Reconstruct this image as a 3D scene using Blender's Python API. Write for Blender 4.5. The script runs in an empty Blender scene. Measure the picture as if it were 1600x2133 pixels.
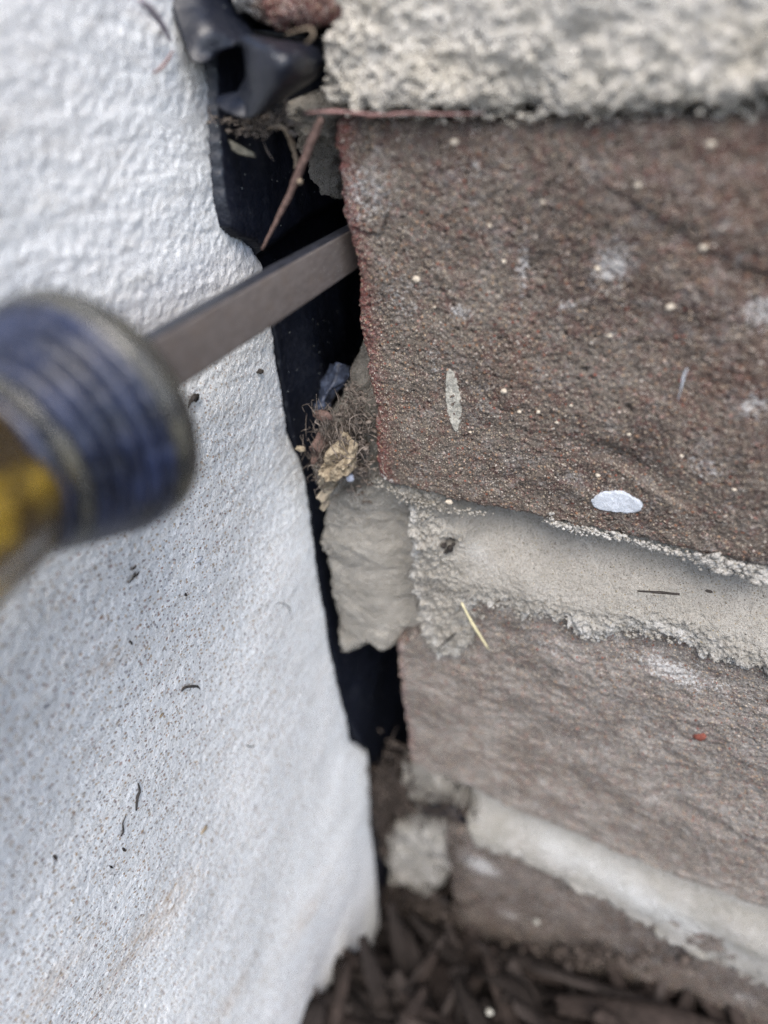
import bpy, math, random
import numpy as np
from mathutils import Matrix, Vector

# ------------------------------------------------------------------ camera, world, sun, exposure
SC = bpy.context.scene
COL = SC.collection
CAMZ = 0.262                                   # camera height above the bed, metres
F_PX, CX, CY = 1500.0, 800.0, 1066.5           # lens in pixels of the 1600 x 2133 photograph
R = np.array([[0.89630375, -0.19896626, 0.3962979],
              [0.43173547, 0.59552461, -0.67746212],
              [-0.10121305, 0.77830769, 0.61967173]])
cam_d = bpy.data.cameras.new('camera')
cam = bpy.data.objects.new('camera', cam_d)
COL.objects.link(cam)
M4 = Matrix.Identity(4)
for i in range(3):
    for j in range(3):
        M4[i][j] = R[i][j]
M4.translation = Vector((0, 0, CAMZ))
cam.matrix_world = M4
cam_d.sensor_fit = 'HORIZONTAL'
cam_d.sensor_width = 36.0
cam_d.lens = 36.0 * F_PX / 1600.0
cam_d.clip_start = 0.001
cam_d.clip_end = 400.0
cam_d.dof.use_dof = True
cam_d.dof.focus_distance = 0.113
cam_d.dof.aperture_fstop = 11.5
SC.camera = cam

SUN_EL, SUN_AZ = math.radians(58), math.radians(150)     # soft overcast sun, high, from the open side
wd = bpy.data.worlds.new('World')
SC.world = wd
wd.use_nodes = True
wn = wd.node_tree
for n in list(wn.nodes):
    wn.nodes.remove(n)
sky = wn.nodes.new('ShaderNodeTexSky')
sky.sky_type = 'NISHITA'
sky.sun_disc = False
sky.sun_elevation = SUN_EL
sky.sun_rotation = SUN_AZ
sky.air_density = 1.0
sky.dust_density = 2.0
sky.ozone_density = 1.0
bg = wn.nodes.new('ShaderNodeBackground')
bg.inputs['Strength'].default_value = 0.12
wo = wn.nodes.new('ShaderNodeOutputWorld')
wn.links.new(sky.outputs[0], bg.inputs[0])
wn.links.new(bg.outputs[0], wo.inputs[0])
sd_ = bpy.data.lights.new('sun', 'SUN')
sd_.energy = 1.35
sd_.angle = math.radians(38)
sd_.color = (1.0, 0.95, 0.88)
sun = bpy.data.objects.new('sun', sd_)
COL.objects.link(sun)
SUN_DIR = Vector((math.sin(SUN_AZ) * math.cos(SUN_EL), math.cos(SUN_AZ) * math.cos(SUN_EL), math.sin(SUN_EL)))
sun.rotation_euler = SUN_DIR.to_track_quat('Z', 'Y').to_euler()
sun.location = (0, 0, 3)
SC.view_settings.view_transform = 'Standard'
SC.view_settings.look = 'None'
SC.view_settings.gamma = 1.0
SC.view_settings.use_curve_mapping = False
SC.view_settings.exposure = 1.62
SC.render.engine = 'CYCLES'
SC.cycles.max_bounces = 8
SC.cycles.use_adaptive_sampling = False
SC.cycles.use_denoising = True
SC.cycles.denoising_prefilter = 'NONE'
SC.cycles.sampling_pattern = 'TABULATED_SOBOL'

rnd = random.Random(11)

# ------------------------------------------------------------------ helpers: geometry (all in mm, camera at 0,0,0)
def ray(px, py):
    return R @ np.array([(px - CX) / F_PX, -(py - CY) / F_PX, -1.0])
def atY(px, py, Y):
    w = ray(px, py); return w * (Y / w[1])
def atX(px, py, X):
    w = ray(px, py); return w * (X / w[0])
def atZ(px, py, Z):
    w = ray(px, py); return w * (Z / w[2])
WY = 87.4                                       # plane of the brick faces
SX = -70.0                                      # plane of the white wall's face

def h32(ix, iy, iz, seed):
    n = (ix.astype(np.int64) * 374761393 + iy.astype(np.int64) * 668265263 + iz.astype(np.int64) * 2147483647 + seed * 1274126177) & 0xffffffff
    n = ((n ^ (n >> 13)) * 1274126177) & 0xffffffff
    n = (n ^ (n >> 16)) * 2246822519 & 0xffffffff
    return ((n ^ (n >> 15)) & 0xffffff) / float(0xffffff)
def noise(u, v, s=1.0, seed=0):
    """value noise in -1..1"""
    u = np.asarray(u, float) * s; v = np.asarray(v, float) * s
    iu = np.floor(u); iv = np.floor(v); fu = u - iu; fv = v - iv
    fu = fu * fu * fu * (fu * (fu * 6 - 15) + 10); fv = fv * fv * fv * (fv * (fv * 6 - 15) + 10)
    z = np.zeros_like(iu)
    a = h32(iu, iv, z, seed); b = h32(iu + 1, iv, z, seed); c = h32(iu, iv + 1, z, seed); d = h32(iu + 1, iv + 1, z, seed)
    return ((a * (1 - fu) + b * fu) * (1 - fv) + (c * (1 - fu) + d * fu) * fv) * 2 - 1
def fbm(u, v, s=1.0, o=4, seed=0, g=0.5):
    t = 0; a = 1.0; k = 0
    u = np.asarray(u, float); v = np.asarray(v, float)
    for i in range(o):
        c, sn = math.cos(0.6 * i + .3), math.sin(0.6 * i + .3)
        t = t + a * noise(u * c - v * sn, u * sn + v * c, s, seed + i * 17); k += a; a *= g; s *= 2.03
    return t / k * 1.6
def worley(u, v, s=1.0, seed=0):
    """distance to the nearest jittered point (in cells) and a random number of that cell"""
    u = np.asarray(u, float) * s; v = np.asarray(v, float) * s
    iu = np.floor(u); iv = np.floor(v)
    best = np.full(u.shape, 9.0); rid = np.zeros(u.shape)
    z = np.zeros_like(iu)
    for du in (-1, 0, 1):
        for dv in (-1, 0, 1):
            a = iu + du; b = iv + dv
            dx = a + h32(a, b, z, seed) - u; dy = b + h32(a, b, z, seed + 5) - v
            d = np.sqrt(dx * dx + dy * dy)
            m = d < best
            best = np.where(m, d, best); rid = np.where(m, h32(a, b, z, seed + 9), rid)
    return best, rid
def sstep(a, b, x):
    t = np.clip((np.asarray(x, float) - a) / (b - a), 0, 1); return t * t * (3 - 2 * t)
def poly_sd(U, V, poly):
    """signed distance to a polygon, positive inside"""
    P = np.array(poly, float); Q = np.roll(P, -1, 0)
    best = np.full(U.shape, 1e9); inside = np.zeros(U.shape, bool)
    for (ax, ay), (bx, by) in zip(P, Q):
        ex, ey = bx - ax, by - ay
        L = ex * ex + ey * ey + 1e-12
        t = np.clip(((U - ax) * ex + (V - ay) * ey) / L, 0, 1)
        best = np.minimum(best, (U - ax - t * ex) ** 2 + (V - ay - t * ey) ** 2)
        if ay != by:
            c = (ay > V) != (by > V)
            inside ^= c & (U < (bx - ax) * (V - ay) / (by - ay) + ax)
    d = np.sqrt(best)
    return np.where(inside, d, -d)
def graded(lo, hi, dlo, dhi, res, grow=1.25, cap=6.0):
    """coordinates lo..hi, dense (res) between dlo and dhi, growing steps outside"""
    mid = list(np.arange(max(dlo, lo), min(dhi, hi) + res, res))
    s = res
    while mid[-1] < hi:
        s = min(s * grow, cap); mid.append(min(mid[-1] + s, hi + .0))
    s = res
    while mid[0] > lo:
        s = min(s * grow, cap); mid.insert(0, max(mid[0] - s, lo - .0))
    return np.array(mid)

def link(name, me, mat, parent=None):
    o = bpy.data.objects.new(name, me); COL.objects.link(o)
    if mat is not None and not me.materials:
        me.materials.append(mat)
    if parent is not None:
        o.parent = parent
    return o
def build(name, verts, faces, mat, parent=None, attrs=None, smooth=True):
    """verts Nx3 in mm; faces Mx4 / Mx3 array or list of lists"""
    v = np.array(verts, float) / 1000.0
    v[:, 2] += CAMZ
    me = bpy.data.meshes.new(name)
    if isinstance(faces, np.ndarray):
        k = faces.shape[1]; m = len(faces)
        me.vertices.add(len(v)); me.vertices.foreach_set('co', v.astype(np.float32).ravel())
        me.loops.add(m * k); me.loops.foreach_set('vertex_index', faces.astype(np.int32).ravel())
        me.polygons.add(m); me.polygons.foreach_set('loop_start', np.arange(0, m * k, k, dtype=np.int32))
        me.update(calc_edges=True)
    else:
        me.from_pydata([tuple(p) for p in v], [], [tuple(f) for f in faces])
    me.validate()
    if smooth:
        me.shade_smooth()
    else:
        me.shade_flat()
    if attrs:
        for an, arr in attrs.items():
            a = me.attributes.new(an, 'FLOAT', 'POINT')
            a.data.foreach_set('value', np.asarray(arr, np.float32))
    return link(name, me, mat, parent)
def relief(name, poly, base, hf, res, mat, parent=None, axis='y', rim=0.6, depth=4.0, en=(0.0, 1.0), dense=None,
           attrs=None, seed=0, ext=None, en2=None):
    """a solid piece: a displaced face on a plane with an outline, rounded rim and sides that run back to `depth`.
    poly in (x,z) for axis y (face looks to -y) or (y,z) for axis x (face looks to +x)"""
    P = np.array(poly, float)
    lo = P.min(0) - 2; hi = P.max(0) + 2
    if dense is None:
        ua = np.arange(lo[0], hi[0] + res, res); va = np.arange(lo[1], hi[1] + res, res)
    else:
        ua = graded(lo[0], hi[0], dense[0], dense[1], res); va = graded(lo[1], hi[1], dense[2], dense[3], res)
    U, V = np.meshgrid(ua, va)
    sd = poly_sd(U, V, P)
    if en[0]:
        sd = sd + fbm(U, V, en[1], 4, seed + 3, 0.6) * en[0]
    if en2 is not None:
        sd = sd + en2(U, V)
    gu = np.gradient(sd, ua, axis=1); gv = np.gradient(sd, va, axis=0)
    gl = np.sqrt(gu * gu + gv * gv) + 1e-6
    h = hf(U, V, sd)
    s = np.clip(sd, 0, rim)
    h = h - (rim - np.sqrt(np.maximum(rim * rim - (rim - s) ** 2, 0)))
    out = sd < 0
    lim = np.minimum(np.maximum(-sd, 0), 3 * res + 1.2)
    step = np.where(out, lim / np.maximum(gl, .6), 0)
    U2 = U + gu / gl * step; V2 = V + gv / gl * step
    h = np.where(out, -depth, h)
    nr, nc = U.shape
    idx = np.arange(nr * nc).reshape(nr, nc)
    ins = sd > 0
    keep = ins[:-1, :-1] | ins[1:, :-1] | ins[:-1, 1:] | ins[1:, 1:]
    q = np.stack([idx[:-1, :-1], idx[:-1, 1:], idx[1:, 1:], idx[1:, :-1]], -1)[keep]
    if axis == 'y':
        co = np.stack([U2, base - h, V2], -1).reshape(-1, 3)
    else:
        co = np.stack([base + h, U2, V2], -1).reshape(-1, 3)
    used = np.unique(q); remap = np.full(nr * nc, -1); remap[used] = np.arange(len(used))
    at = None
    if attrs:
        at = {k: f(U, V, sd).reshape(-1)[used] for k, f in attrs.items()}
    if len(used) == 0:
        raise ValueError(name)
    return build(name, co[used], remap[q], mat, parent, at)
def spline(pts, n):
    """Catmull-Rom through pts (rows), n samples per span"""
    P = np.array(pts, float)
    P = np.vstack([2 * P[0] - P[1], P, 2 * P[-1] - P[-2]])
    out = []
    for i in range(1, len(P) - 2):
        for t in np.linspace(0, 1, n, endpoint=False):
            a, b, c, d = P[i - 1], P[i], P[i + 1], P[i + 2]
            out.append(.5 * ((2 * b) + (-a + c) * t + (2 * a - 5 * b + 4 * c - d) * t * t + (-a + 3 * b - 3 * c + d) * t ** 3))
    out.append(P[-2])
    return np.array(out)
def tube_arrays(pts, rad, n=8, rough=0.12, flat=1.0, seed=0, sm=5):
    P = spline(pts, sm) if len(pts) > 2 else np.array(pts, float)
    rr = np.interp(np.linspace(0, 1, len(P)), np.linspace(0, 1, len(rad)), rad)
    rg = random.Random(seed)
    V = []; Fc = []
    prev = None
    for i, p in enumerate(P):
        t = P[min(i + 1, len(P) - 1)] - P[max(i - 1, 0)]; t = t / (np.linalg.norm(t) + 1e-9)
        a = prev if prev is not None else np.cross(t, [0.3, -1, 0.2])
        a = a - t * a.dot(t); a /= np.linalg.norm(a); prev = a
        b = np.cross(t, a)
        for k in range(n):
            th = 2 * math.pi * k / n
            r = rr[i] * (1 + rough * (rg.random() * 2 - 1))
            V.append(p + a * math.cos(th) * r + b * math.sin(th) * r * flat)
    for i in range(len(P) - 1):
        for k in range(n):
            k2 = (k + 1) % n
            Fc.append((i * n + k, i * n + k2, (i + 1) * n + k2, (i + 1) * n + k))
    Fc.append(tuple(range(n - 1, -1, -1))); Fc.append(tuple((len(P) - 1) * n + k for k in range(n)))
    return V, Fc
def tube(name, pts, rad, mat, parent=None, **k):
    V, Fc = tube_arrays(pts, rad, **k)
    return build(name, V, Fc, mat, parent)
class Bag:
    def __init__(self): self.v = []; self.f = []
    def add(self, V, Fc):
        o = len(self.v); self.v.extend([tuple(p) for p in V]); self.f.extend([tuple(i + o for i in f) for f in Fc])
def ico():
    t = (1 + 5 ** .5) / 2
    v = np.array([(-1, t, 0), (1, t, 0), (-1, -t, 0), (1, -t, 0), (0, -1, t), (0, 1, t), (0, -1, -t), (0, 1, -t), (t, 0, -1), (t, 0, 1), (-t, 0, -1), (-t, 0, 1)], float)
    v /= np.linalg.norm(v[0])
    f = [(0, 11, 5), (0, 5, 1), (0, 1, 7), (0, 7, 10), (0, 10, 11), (1, 5, 9), (5, 11, 4), (11, 10, 2), (10, 7, 6), (7, 1, 8), (3, 9, 4), (3, 4, 2), (3, 2, 6), (3, 6, 8), (3, 8, 9), (4, 9, 5), (2, 4, 11), (6, 2, 10), (8, 6, 7), (9, 8, 1)]
    return v, f
def ico2():
    v, f = ico(); v = [tuple(p) for p in v]; cache = {}; nf = []
    def mid(a, b):
        k = (min(a, b), max(a, b))
        if k not in cache:
            m = (np.array(v[a]) + np.array(v[b])) / 2; m /= np.linalg.norm(m); v.append(tuple(m)); cache[k] = len(v) - 1
        return cache[k]
    for a, b, c in f:
        x, y, z = mid(a, b), mid(b, c), mid(c, a)
        nf += [(a, x, z), (b, y, x), (c, z, y), (x, y, z)]
    return np.array(v), nf
ICO, ICOF = ico(); ICO2, ICO2F = ico2()
def lump(c, r, rg, fine=False, squash=(1, 1, 1), jag=.28):
    V, Fc = (ICO2, ICO2F) if fine else (ICO, ICOF)
    s = np.array(squash) * r
    a = np.array([[rg.random() - .5 for _ in range(3)] for _ in range(3)]); a, _ = np.linalg.qr(a)
    W = [(a @ (p * (1 + jag * (rg.random() * 2 - 1)))) * s + np.array(c) for p in V]
    return W, Fc
def sheet(name, rows, mat, parent=None, n=7, thick=0.25, wob=0.15, seed=0):
    """a thin curved sheet lofted through rows of 3D points, with thickness"""
    A = np.array([spline(r, n) for r in rows])
    B = np.array([spline(A[:, j], n) for j in range(A.shape[1])]).transpose(1, 0, 2)
    nr, nc = B.shape[:2]
    du = np.gradient(B, axis=1); dv = np.gradient(B, axis=0)
    N = np.cross(du, dv); N /= (np.linalg.norm(N, axis=2, keepdims=True) + 1e-9)
    jj, ii = np.meshgrid(np.arange(nc), np.arange(nr))
    B = B + N * (fbm(jj, ii, .12, 3, seed) * wob)[..., None]
    T = B + N * thick * .5; D = B - N * thick * .5
    V = np.vstack([T.reshape(-1, 3), D.reshape(-1, 3)])
    idx = np.arange(nr * nc).reshape(nr, nc); o = nr * nc
    F = []
    for i in range(nr - 1):
        for j in range(nc - 1):
            a, b, c, d = idx[i, j], idx[i, j + 1], idx[i + 1, j + 1], idx[i + 1, j]
            F.append((a, b, c, d)); F.append((d + o, c + o, b + o, a + o))
    ring = list(idx[0, :]) + list(idx[1:, -1]) + list(idx[-1, -2::-1]) + list(idx[-2:0:-1, 0])
    for a, b in zip(ring, ring[1:] + ring[:1]):
        F.append((b, a, a + o, b + o))
    return build(name, V, F, mat, parent)
def lathe(name, p0, dr, prof, mat, parent=None, n=64, flutes=None, seed=0):
    dr = np.array(dr, float); dr /= np.linalg.norm(dr)
    a = np.cross(dr, [0, 0, 1]); a /= np.linalg.norm(a); b = np.cross(dr, a)
    V = []; F = []
    for i, (t, r) in enumerate(prof):
        for k in range(n):
            th = 2 * math.pi * k / n
            rr = r
            if flutes: rr = r * (1 + flutes[1] * math.cos(flutes[0] * th))
            V.append(np.array(p0) + dr * t + a * math.cos(th) * rr + b * math.sin(th) * rr)
    for i in range(len(prof) - 1):
        for k in range(n):
            k2 = (k + 1) % n
            F.append((i * n + k, i * n + k2, (i + 1) * n + k2, (i + 1) * n + k))
    F.append(tuple(range(n - 1, -1, -1))); F.append(tuple((len(prof) - 1) * n + k for k in range(n)))
    return build(name, V, F, mat, parent)
def tag(o, label=None, cat=None, group=None, kind=None):
    if label: o['label'] = label
    if cat: o['category'] = cat
    if group: o['group'] = group
    if kind: o['kind'] = kind
    return o
def empty(name, p, label=None, cat=None, group=None, kind=None):
    o = bpy.data.objects.new(name, None); COL.objects.link(o)
    # children meshes hold world coordinates, so the parent inverse keeps them in place
    o.location = (p[0] / 1000, p[1] / 1000, p[2] / 1000 + CAMZ)
    o.empty_display_size = 0.005
    return tag(o, label, cat, group, kind)
def settle():
    """children were modelled in world coordinates: keep them there under their empties"""
    bpy.context.view_layer.update()
    for o in COL.objects:
        if o.parent is not None:
            p = o.parent
            loc = Vector((0, 0, 0))
            while p is not None:
                loc += p.location if p.type == 'EMPTY' else Vector((0, 0, 0)); p = p.parent
            if o.parent.type == 'EMPTY':
                o.matrix_parent_inverse = Matrix.Translation(-o.parent.location)

# ------------------------------------------------------------------ helpers: materials
class NT:
    def __init__(self, name):
        self.m = bpy.data.materials.new(name); self.m.use_nodes = True
        self.t = self.m.node_tree; self.n = self.t.nodes
        self.b = self.n['Principled BSDF']
        tc = self.n.new('ShaderNodeTexCoord')
        mp = self.n.new('ShaderNodeMapping'); mp.inputs['Scale'].default_value = (1000, 1000, 1000)
        self.t.links.new(tc.outputs['Object'], mp.inputs['Vector'])
        self.co = mp.outputs[0]
        sp = self.n.new('ShaderNodeSeparateXYZ'); cb = self.n.new('ShaderNodeCombineXYZ')
        self.L(self.co, sp.inputs[0])
        u = self.math('ADD', sp.outputs[0], self.math('MULTIPLY', sp.outputs[1], .83))
        v = self.math('ADD', sp.outputs[2], self.math('MULTIPLY', self.math('SUBTRACT', sp.outputs[1], sp.outputs[0]), .22))
        self.L(u, cb.inputs[0]); self.L(v, cb.inputs[1]); self.co2 = cb.outputs[0]
    def L(self, a, b): self.t.links.new(a, b)
    def S(self, sock, v):
        if hasattr(v, 'is_output') or isinstance(v, bpy.types.NodeSocket): self.L(v, sock)
        else: sock.default_value = v
    def map(self, scale=(1, 1, 1), rot=(0, 0, 0)):
        mp = self.n.new('ShaderNodeMapping'); mp.inputs['Scale'].default_value = scale; mp.inputs['Rotation'].default_value = rot
        self.L(self.co, mp.inputs['Vector']); return mp.outputs[0]
    def noise(self, s, d=4, r=.55, co=None, dist=0):
        x = self.n.new('ShaderNodeTexNoise'); x.inputs['Scale'].default_value = s; x.inputs['Detail'].default_value = d
        x.inputs['Roughness'].default_value = r; x.inputs['Distortion'].default_value = dist
        self.L(co or self.co, x.inputs['Vector']); return x.outputs['Fac']
    def vor(self, s, co=None, feat='F1', rnd=1.0):
        x = self.n.new('ShaderNodeTexVoronoi'); x.inputs['Scale'].default_value = s; x.feature = feat
        x.voronoi_dimensions = '2D'
        x.inputs['Randomness'].default_value = rnd
        self.L(co or self.co2, x.inputs['Vector']); return x.outputs['Distance'], x.outputs['Color']
    def ramp(self, f, stops, interp='LINEAR'):
        x = self.n.new('ShaderNodeValToRGB'); x.color_ramp.interpolation = interp
        el = x.color_ramp.elements
        while len(el) < len(stops): el.new(0.5)
        for e, (p, c) in zip(el, stops):
            e.position = p
            e.color = (c, c, c, 1) if not hasattr(c, '__len__') else (*c, 1)
        self.L(f, x.inputs[0]); return x.outputs[0]
    def mix(self, f, a, b, mode='MIX'):
        x = self.n.new('ShaderNodeMix'); x.data_type = 'RGBA'; x.blend_type = mode
        self.S(x.inputs['Factor'], f)
        for s, v in ((x.inputs[6], a), (x.inputs[7], b)):
            if isinstance(v, bpy.types.NodeSocket): self.L(v, s)
            else: s.default_value = (*v, 1)
        return x.outputs[2]
    def math(self, op, a, b=0.0, clamp=False):
        x = self.n.new('ShaderNodeMath'); x.operation = op; x.use_clamp = clamp
        self.S(x.inputs[0], a); self.S(x.inputs[1], b); return x.outputs[0]
    def attr(self, name):
        x = self.n.new('ShaderNodeAttribute'); x.attribute_name = name; return x.outputs['Fac']
    def sep(self, c):
        x = self.n.new('ShaderNodeSeparateColor'); self.L(c, x.inputs[0]); return x.outputs
    def bump(self, h, dist, strength=1.0, prev=None):
        x = self.n.new('ShaderNodeBump'); x.inputs['Strength'].default_value = strength; x.inputs['Distance'].default_value = dist / 1000.0
        self.L(h, x.inputs['Height'])
        if prev is not None: self.L(prev, x.inputs['Normal'])
        return x.outputs[0]
    def done(self, col, rough=.85, nrm=None, spec=.3, **kw):
        if isinstance(col, bpy.types.NodeSocket): self.L(col, self.b.inputs['Base Color'])
        else: self.b.inputs['Base Color'].default_value = (*col, 1)
        self.S(self.b.inputs['Roughness'], rough)
        self.b.inputs['Specular IOR Level'].default_value = spec
        if nrm is not None: self.L(nrm, self.b.inputs['Normal'])
        for k, v in kw.items(): self.b.inputs[k.replace('_', ' ')].default_value = v
        return self.m

def mat_brick(name, c_dark, c_mid, c_red, grain=1.0, white=1.0):
    t = NT(name)
    big = t.noise(.11, 5, .6); mid = t.noise(.55, 6, .65, dist=.4); fine = t.noise(3.2, 6, .7)
    col = t.mix(t.ramp(big, [(.38, 0), (.62, 1)]), c_dark, c_mid)
    col = t.mix(t.math('MULTIPLY', t.attr('dust'), t.ramp(mid, [(.3, .35), (.6, 1)])), col, (.240, .215, .185))
    col = t.mix(t.math('MULTIPLY', t.attr('warm'), t.ramp(mid, [(.35, .2), (.6, .9)])), col, (.135, .062, .038))
    redm = t.math('MULTIPLY', t.ramp(mid, [(.50, 0), (.62, 1)]), .7)
    col = t.mix(redm, col, c_red)
    col = t.mix(t.math('MULTIPLY', t.attr('edge'), .85), col, (c_red[0] * 1.7, c_red[1] * 1.2, c_red[2] * 1.3))
    col = t.mix(t.ramp(fine, [(.30, .85), (.52, 0)]), col, (.018, .013, .011))
    # sand grains
    d1, r1 = t.vor(2.4); s1 = t.sep(r1)
    g1 = t.math('MULTIPLY', t.ramp(t.math('ADD', d1, t.math('MULTIPLY', t.math('SUBTRACT', fine, .5), .5)), [(.22, 1), (.38, 0)]), t.ramp(s1[0], [(.42, 0), (.50, 1)]))
    gc = t.ramp(s1[1], [(0, (.50, .41, .30)), (.35, (.32, .27, .21)), (.6, (.22, .11, .075)), (.75, (.38, .33, .27)), (1, (.62, .57, .50))])
    col = t.mix(t.math('MULTIPLY', g1, .85 * grain), col, gc)
    d2, r2 = t.vor(6.5); s2 = t.sep(r2)
    g2 = t.math('MULTIPLY', t.ramp(d2, [(.2, 1), (.45, 0)]), t.ramp(s2[0], [(.52, 0), (.60, 1)]))
    col = t.mix(t.math('MULTIPLY', g2, .85 * grain), col, t.ramp(s2[2], [(0, (.15, .12, .095)), (1, (.52, .46, .39))]))
    # sparse larger pale and orange inclusions
    d3, r3 = t.vor(1.15); s3 = t.sep(r3)
    g3 = t.math('MULTIPLY', t.ramp(t.math('ADD', d3, t.math('MULTIPLY', fine, .25)), [(.30, 1), (.38, 0)]), t.ramp(s3[0], [(.68, 0), (.70, 1)]))
    col = t.mix(g3, col, t.ramp(s3[1], [(0, (.42, .34, .25)), (.45, (.30, .17, .10)), (.6, (.24, .07, .045)), (1, (.55, .50, .44))]))
    col = t.mix(t.ramp(t.noise(1.5, 7, .8), [(.35, .8), (.46, 0)]), col, (.020, .014, .012))
    # lime bloom
    ef = t.ramp(t.math('ADD', t.noise(1.7, 7, .75), t.math('MULTIPLY', t.attr('bloom'), .24)), [(.63, 0), (.70, 1)])
    ef2 = t.math('MULTIPLY', t.ramp(t.noise(.35, 4, .6), [(.52, 0), (.68, .8)]), t.ramp(t.noise(2.0, 6, .75), [(.46, 0), (.60, 1)]))
    col = t.mix(t.math('MULTIPLY', t.math('MAXIMUM', ef, t.math('MULTIPLY', ef2, .7)), min(1, .8 * white)), col, (.50, .49, .48))
    hb = t.math('ADD', t.math('MULTIPLY', t.noise(4.5, 5, .7), .8), t.math('MULTIPLY', g1, .35))
    nr = t.bump(hb, .34, 1.0)
    nr = t.bump(t.math('ADD', g2, t.math('MULTIPLY', g3, 1.6)), .10, .8, nr)
    return t.done(col, .72, nr, .38)
def mat_mortar(name, c1, c2, c3, amp=1.0):
    t = NT(name)
    big = t.noise(.18, 5, .6); fine = t.noise(3.0, 6, .7); mid = t.noise(.9, 5, .65)
    col = t.mix(t.ramp(big, [(.36, 0), (.64, 1)]), c1, c2)
    col = t.mix(t.ramp(mid, [(.52, 0), (.72, .6)]), col, c3)
    col = t.mix(t.ramp(fine, [(.28, .5 if amp < 1.2 else .3), (.46, 0)]), col, tuple(x * .45 for x in c1))
    d1, r1 = t.vor(4.2); s1 = t.sep(r1)
    g1 = t.math('MULTIPLY', t.ramp(d1, [(.25, 1), (.5, 0)]), t.ramp(s1[0], [(.45, 0), (.55, 1)]))
    col = t.mix(t.math('MULTIPLY', g1, .55), col, t.ramp(s1[1], [(0, (.16, .13, .105)), (.3, (.30, .26, .21)), (.55, (.44, .42, .38)), (1, (.58, .56, .53))]))
    d3, r3 = t.vor(1.7); s3 = t.sep(r3)
    g3 = t.math('MULTIPLY', t.ramp(d3, [(.14, 1), (.22, 0)]), t.ramp(s3[0], [(.86, 0), (.88, 1)]))
    col = t.mix(g3, col, t.ramp(s3[1], [(0, (.05, .045, .04)), (.5, (.32, .26, .15)), (1, (.10, .08, .07))]))
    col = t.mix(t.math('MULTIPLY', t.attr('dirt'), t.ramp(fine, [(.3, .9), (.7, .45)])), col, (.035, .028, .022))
    col = t.mix(t.math('MULTIPLY', t.attr('bloom'), t.ramp(fine, [(.4, .1), (.6, .9)])), col, (.60, .62, .64))
    hb = t.math('ADD', t.noise(3.6, 6, .7), t.math('MULTIPLY', g1, .4))
    nr = t.bump(hb, .34 * amp, 1.0)
    return t.done(col, .88, nr, .25)
def mat_white():
    t = NT('white_cement_paint')
    st = t.map((1, .42, 1.5), (math.radians(20), 0, 0))
    big = t.noise(.045, 5, .6); fine = t.noise(2.4, 6, .7); mid = t.noise(.35, 6, .6, st)
    col = t.mix(t.ramp(big, [(.35, 0), (.65, 1)]), (.77, .79, .80), (.82, .83, .83))
    col = t.mix(t.ramp(mid, [(.50, 0), (.70, .55)]), col, (.60, .585, .56))
    col = t.mix(t.ramp(t.noise(.09, 5, .65, st), [(.60, 0), (.74, .35)]), col, (.64, .59, .50))
    col = t.mix(t.math('MULTIPLY', t.math('MULTIPLY', t.attr('stain'), .6), t.ramp(t.noise(.9, 6, .7, st), [(.42, 0), (.62, 1)])), col, (.45, .30, .17))
    sp = t.attr('speck')
    for sc, th, rr, k in ((.5, .72, .13, .75), (1.0, .66, .20, .9), (1.9, .70, .28, .8)):
        d, r = t.vor(sc); s = t.sep(r)
        dd = t.math('ADD', d, t.math('MULTIPLY', t.math('SUBTRACT', fine, .5), .55))
        g = t.math('MULTIPLY', t.ramp(dd, [(rr * .8, 1), (rr * 1.15, 0)]), t.ramp(s[0], [(th, 0), (th + .02, 1)]))
        g = t.math('MULTIPLY', g, t.math('MULTIPLY', sp, k))
        col = t.mix(g, col, t.ramp(s[1], [(0, (.20, .18, .18)), (.25, (.36, .25, .15)), (.45, (.48, .37, .25)), (.62, (.33, .20, .16)), (.8, (.25, .25, .28)), (1, (.55, .50, .42))]))
    d, r = t.vor(3.4); s = t.sep(r)
    pit = t.math('MULTIPLY', t.math('MULTIPLY', t.ramp(d, [(.13, 1), (.24, 0)]), t.ramp(s[2], [(.60, 0), (.62, 1)])), sp)
    col = t.mix(t.math('MULTIPLY', pit, .45), col, (.30, .29, .28))
    hb = t.math('SUBTRACT', t.noise(2.6, 6, .65), t.math('MULTIPLY', pit, .5))
    nr = t.bump(hb, .30, .8)
    return t.done(col, .8, nr, .25)
def mat_plastic():
    t = NT('black_polythene')
    dust = t.noise(1.2, 7, .75); sc = t.noise(.6, 5, .7, t.map((1, .3, 1)))
    col = t.mix(t.ramp(dust, [(.50, 0), (.80, .35)]), (.006, .008, .015), (.065, .068, .08))
    d, r = t.vor(.95); s = t.sep(r)
    sp = t.math('MULTIPLY', t.ramp(d, [(.05, .8), (.12, 0)]), t.ramp(s[0], [(.93, 0), (.95, 1)]))
    col = t.mix(sp, col, (.42, .45, .44))
    nr = t.bump(t.noise(.45, 5, .6), .5, .5)
    nr = t.bump(t.noise(4, 4, .6), .05, .5, nr)
    return t.done(col, t.ramp(sc, [(.35, .30), (.65, .50)]), nr, .5)
def mat_simple(name, c, rough=.7, var=.35, scale=1.2, spec=.3, bump=.08, c2=None):
    t = NT(name)
    n = t.noise(scale, 6, .7)
    col = t.mix(t.ramp(n, [(.35, 0), (.65, 1)]), tuple(x * (1 - var) for x in c), c2 or tuple(min(1, x * (1 + var)) for x in c))
    return t.done(col, rough, t.bump(t.noise(scale * 3, 5, .7), bump, .8), spec)

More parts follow.
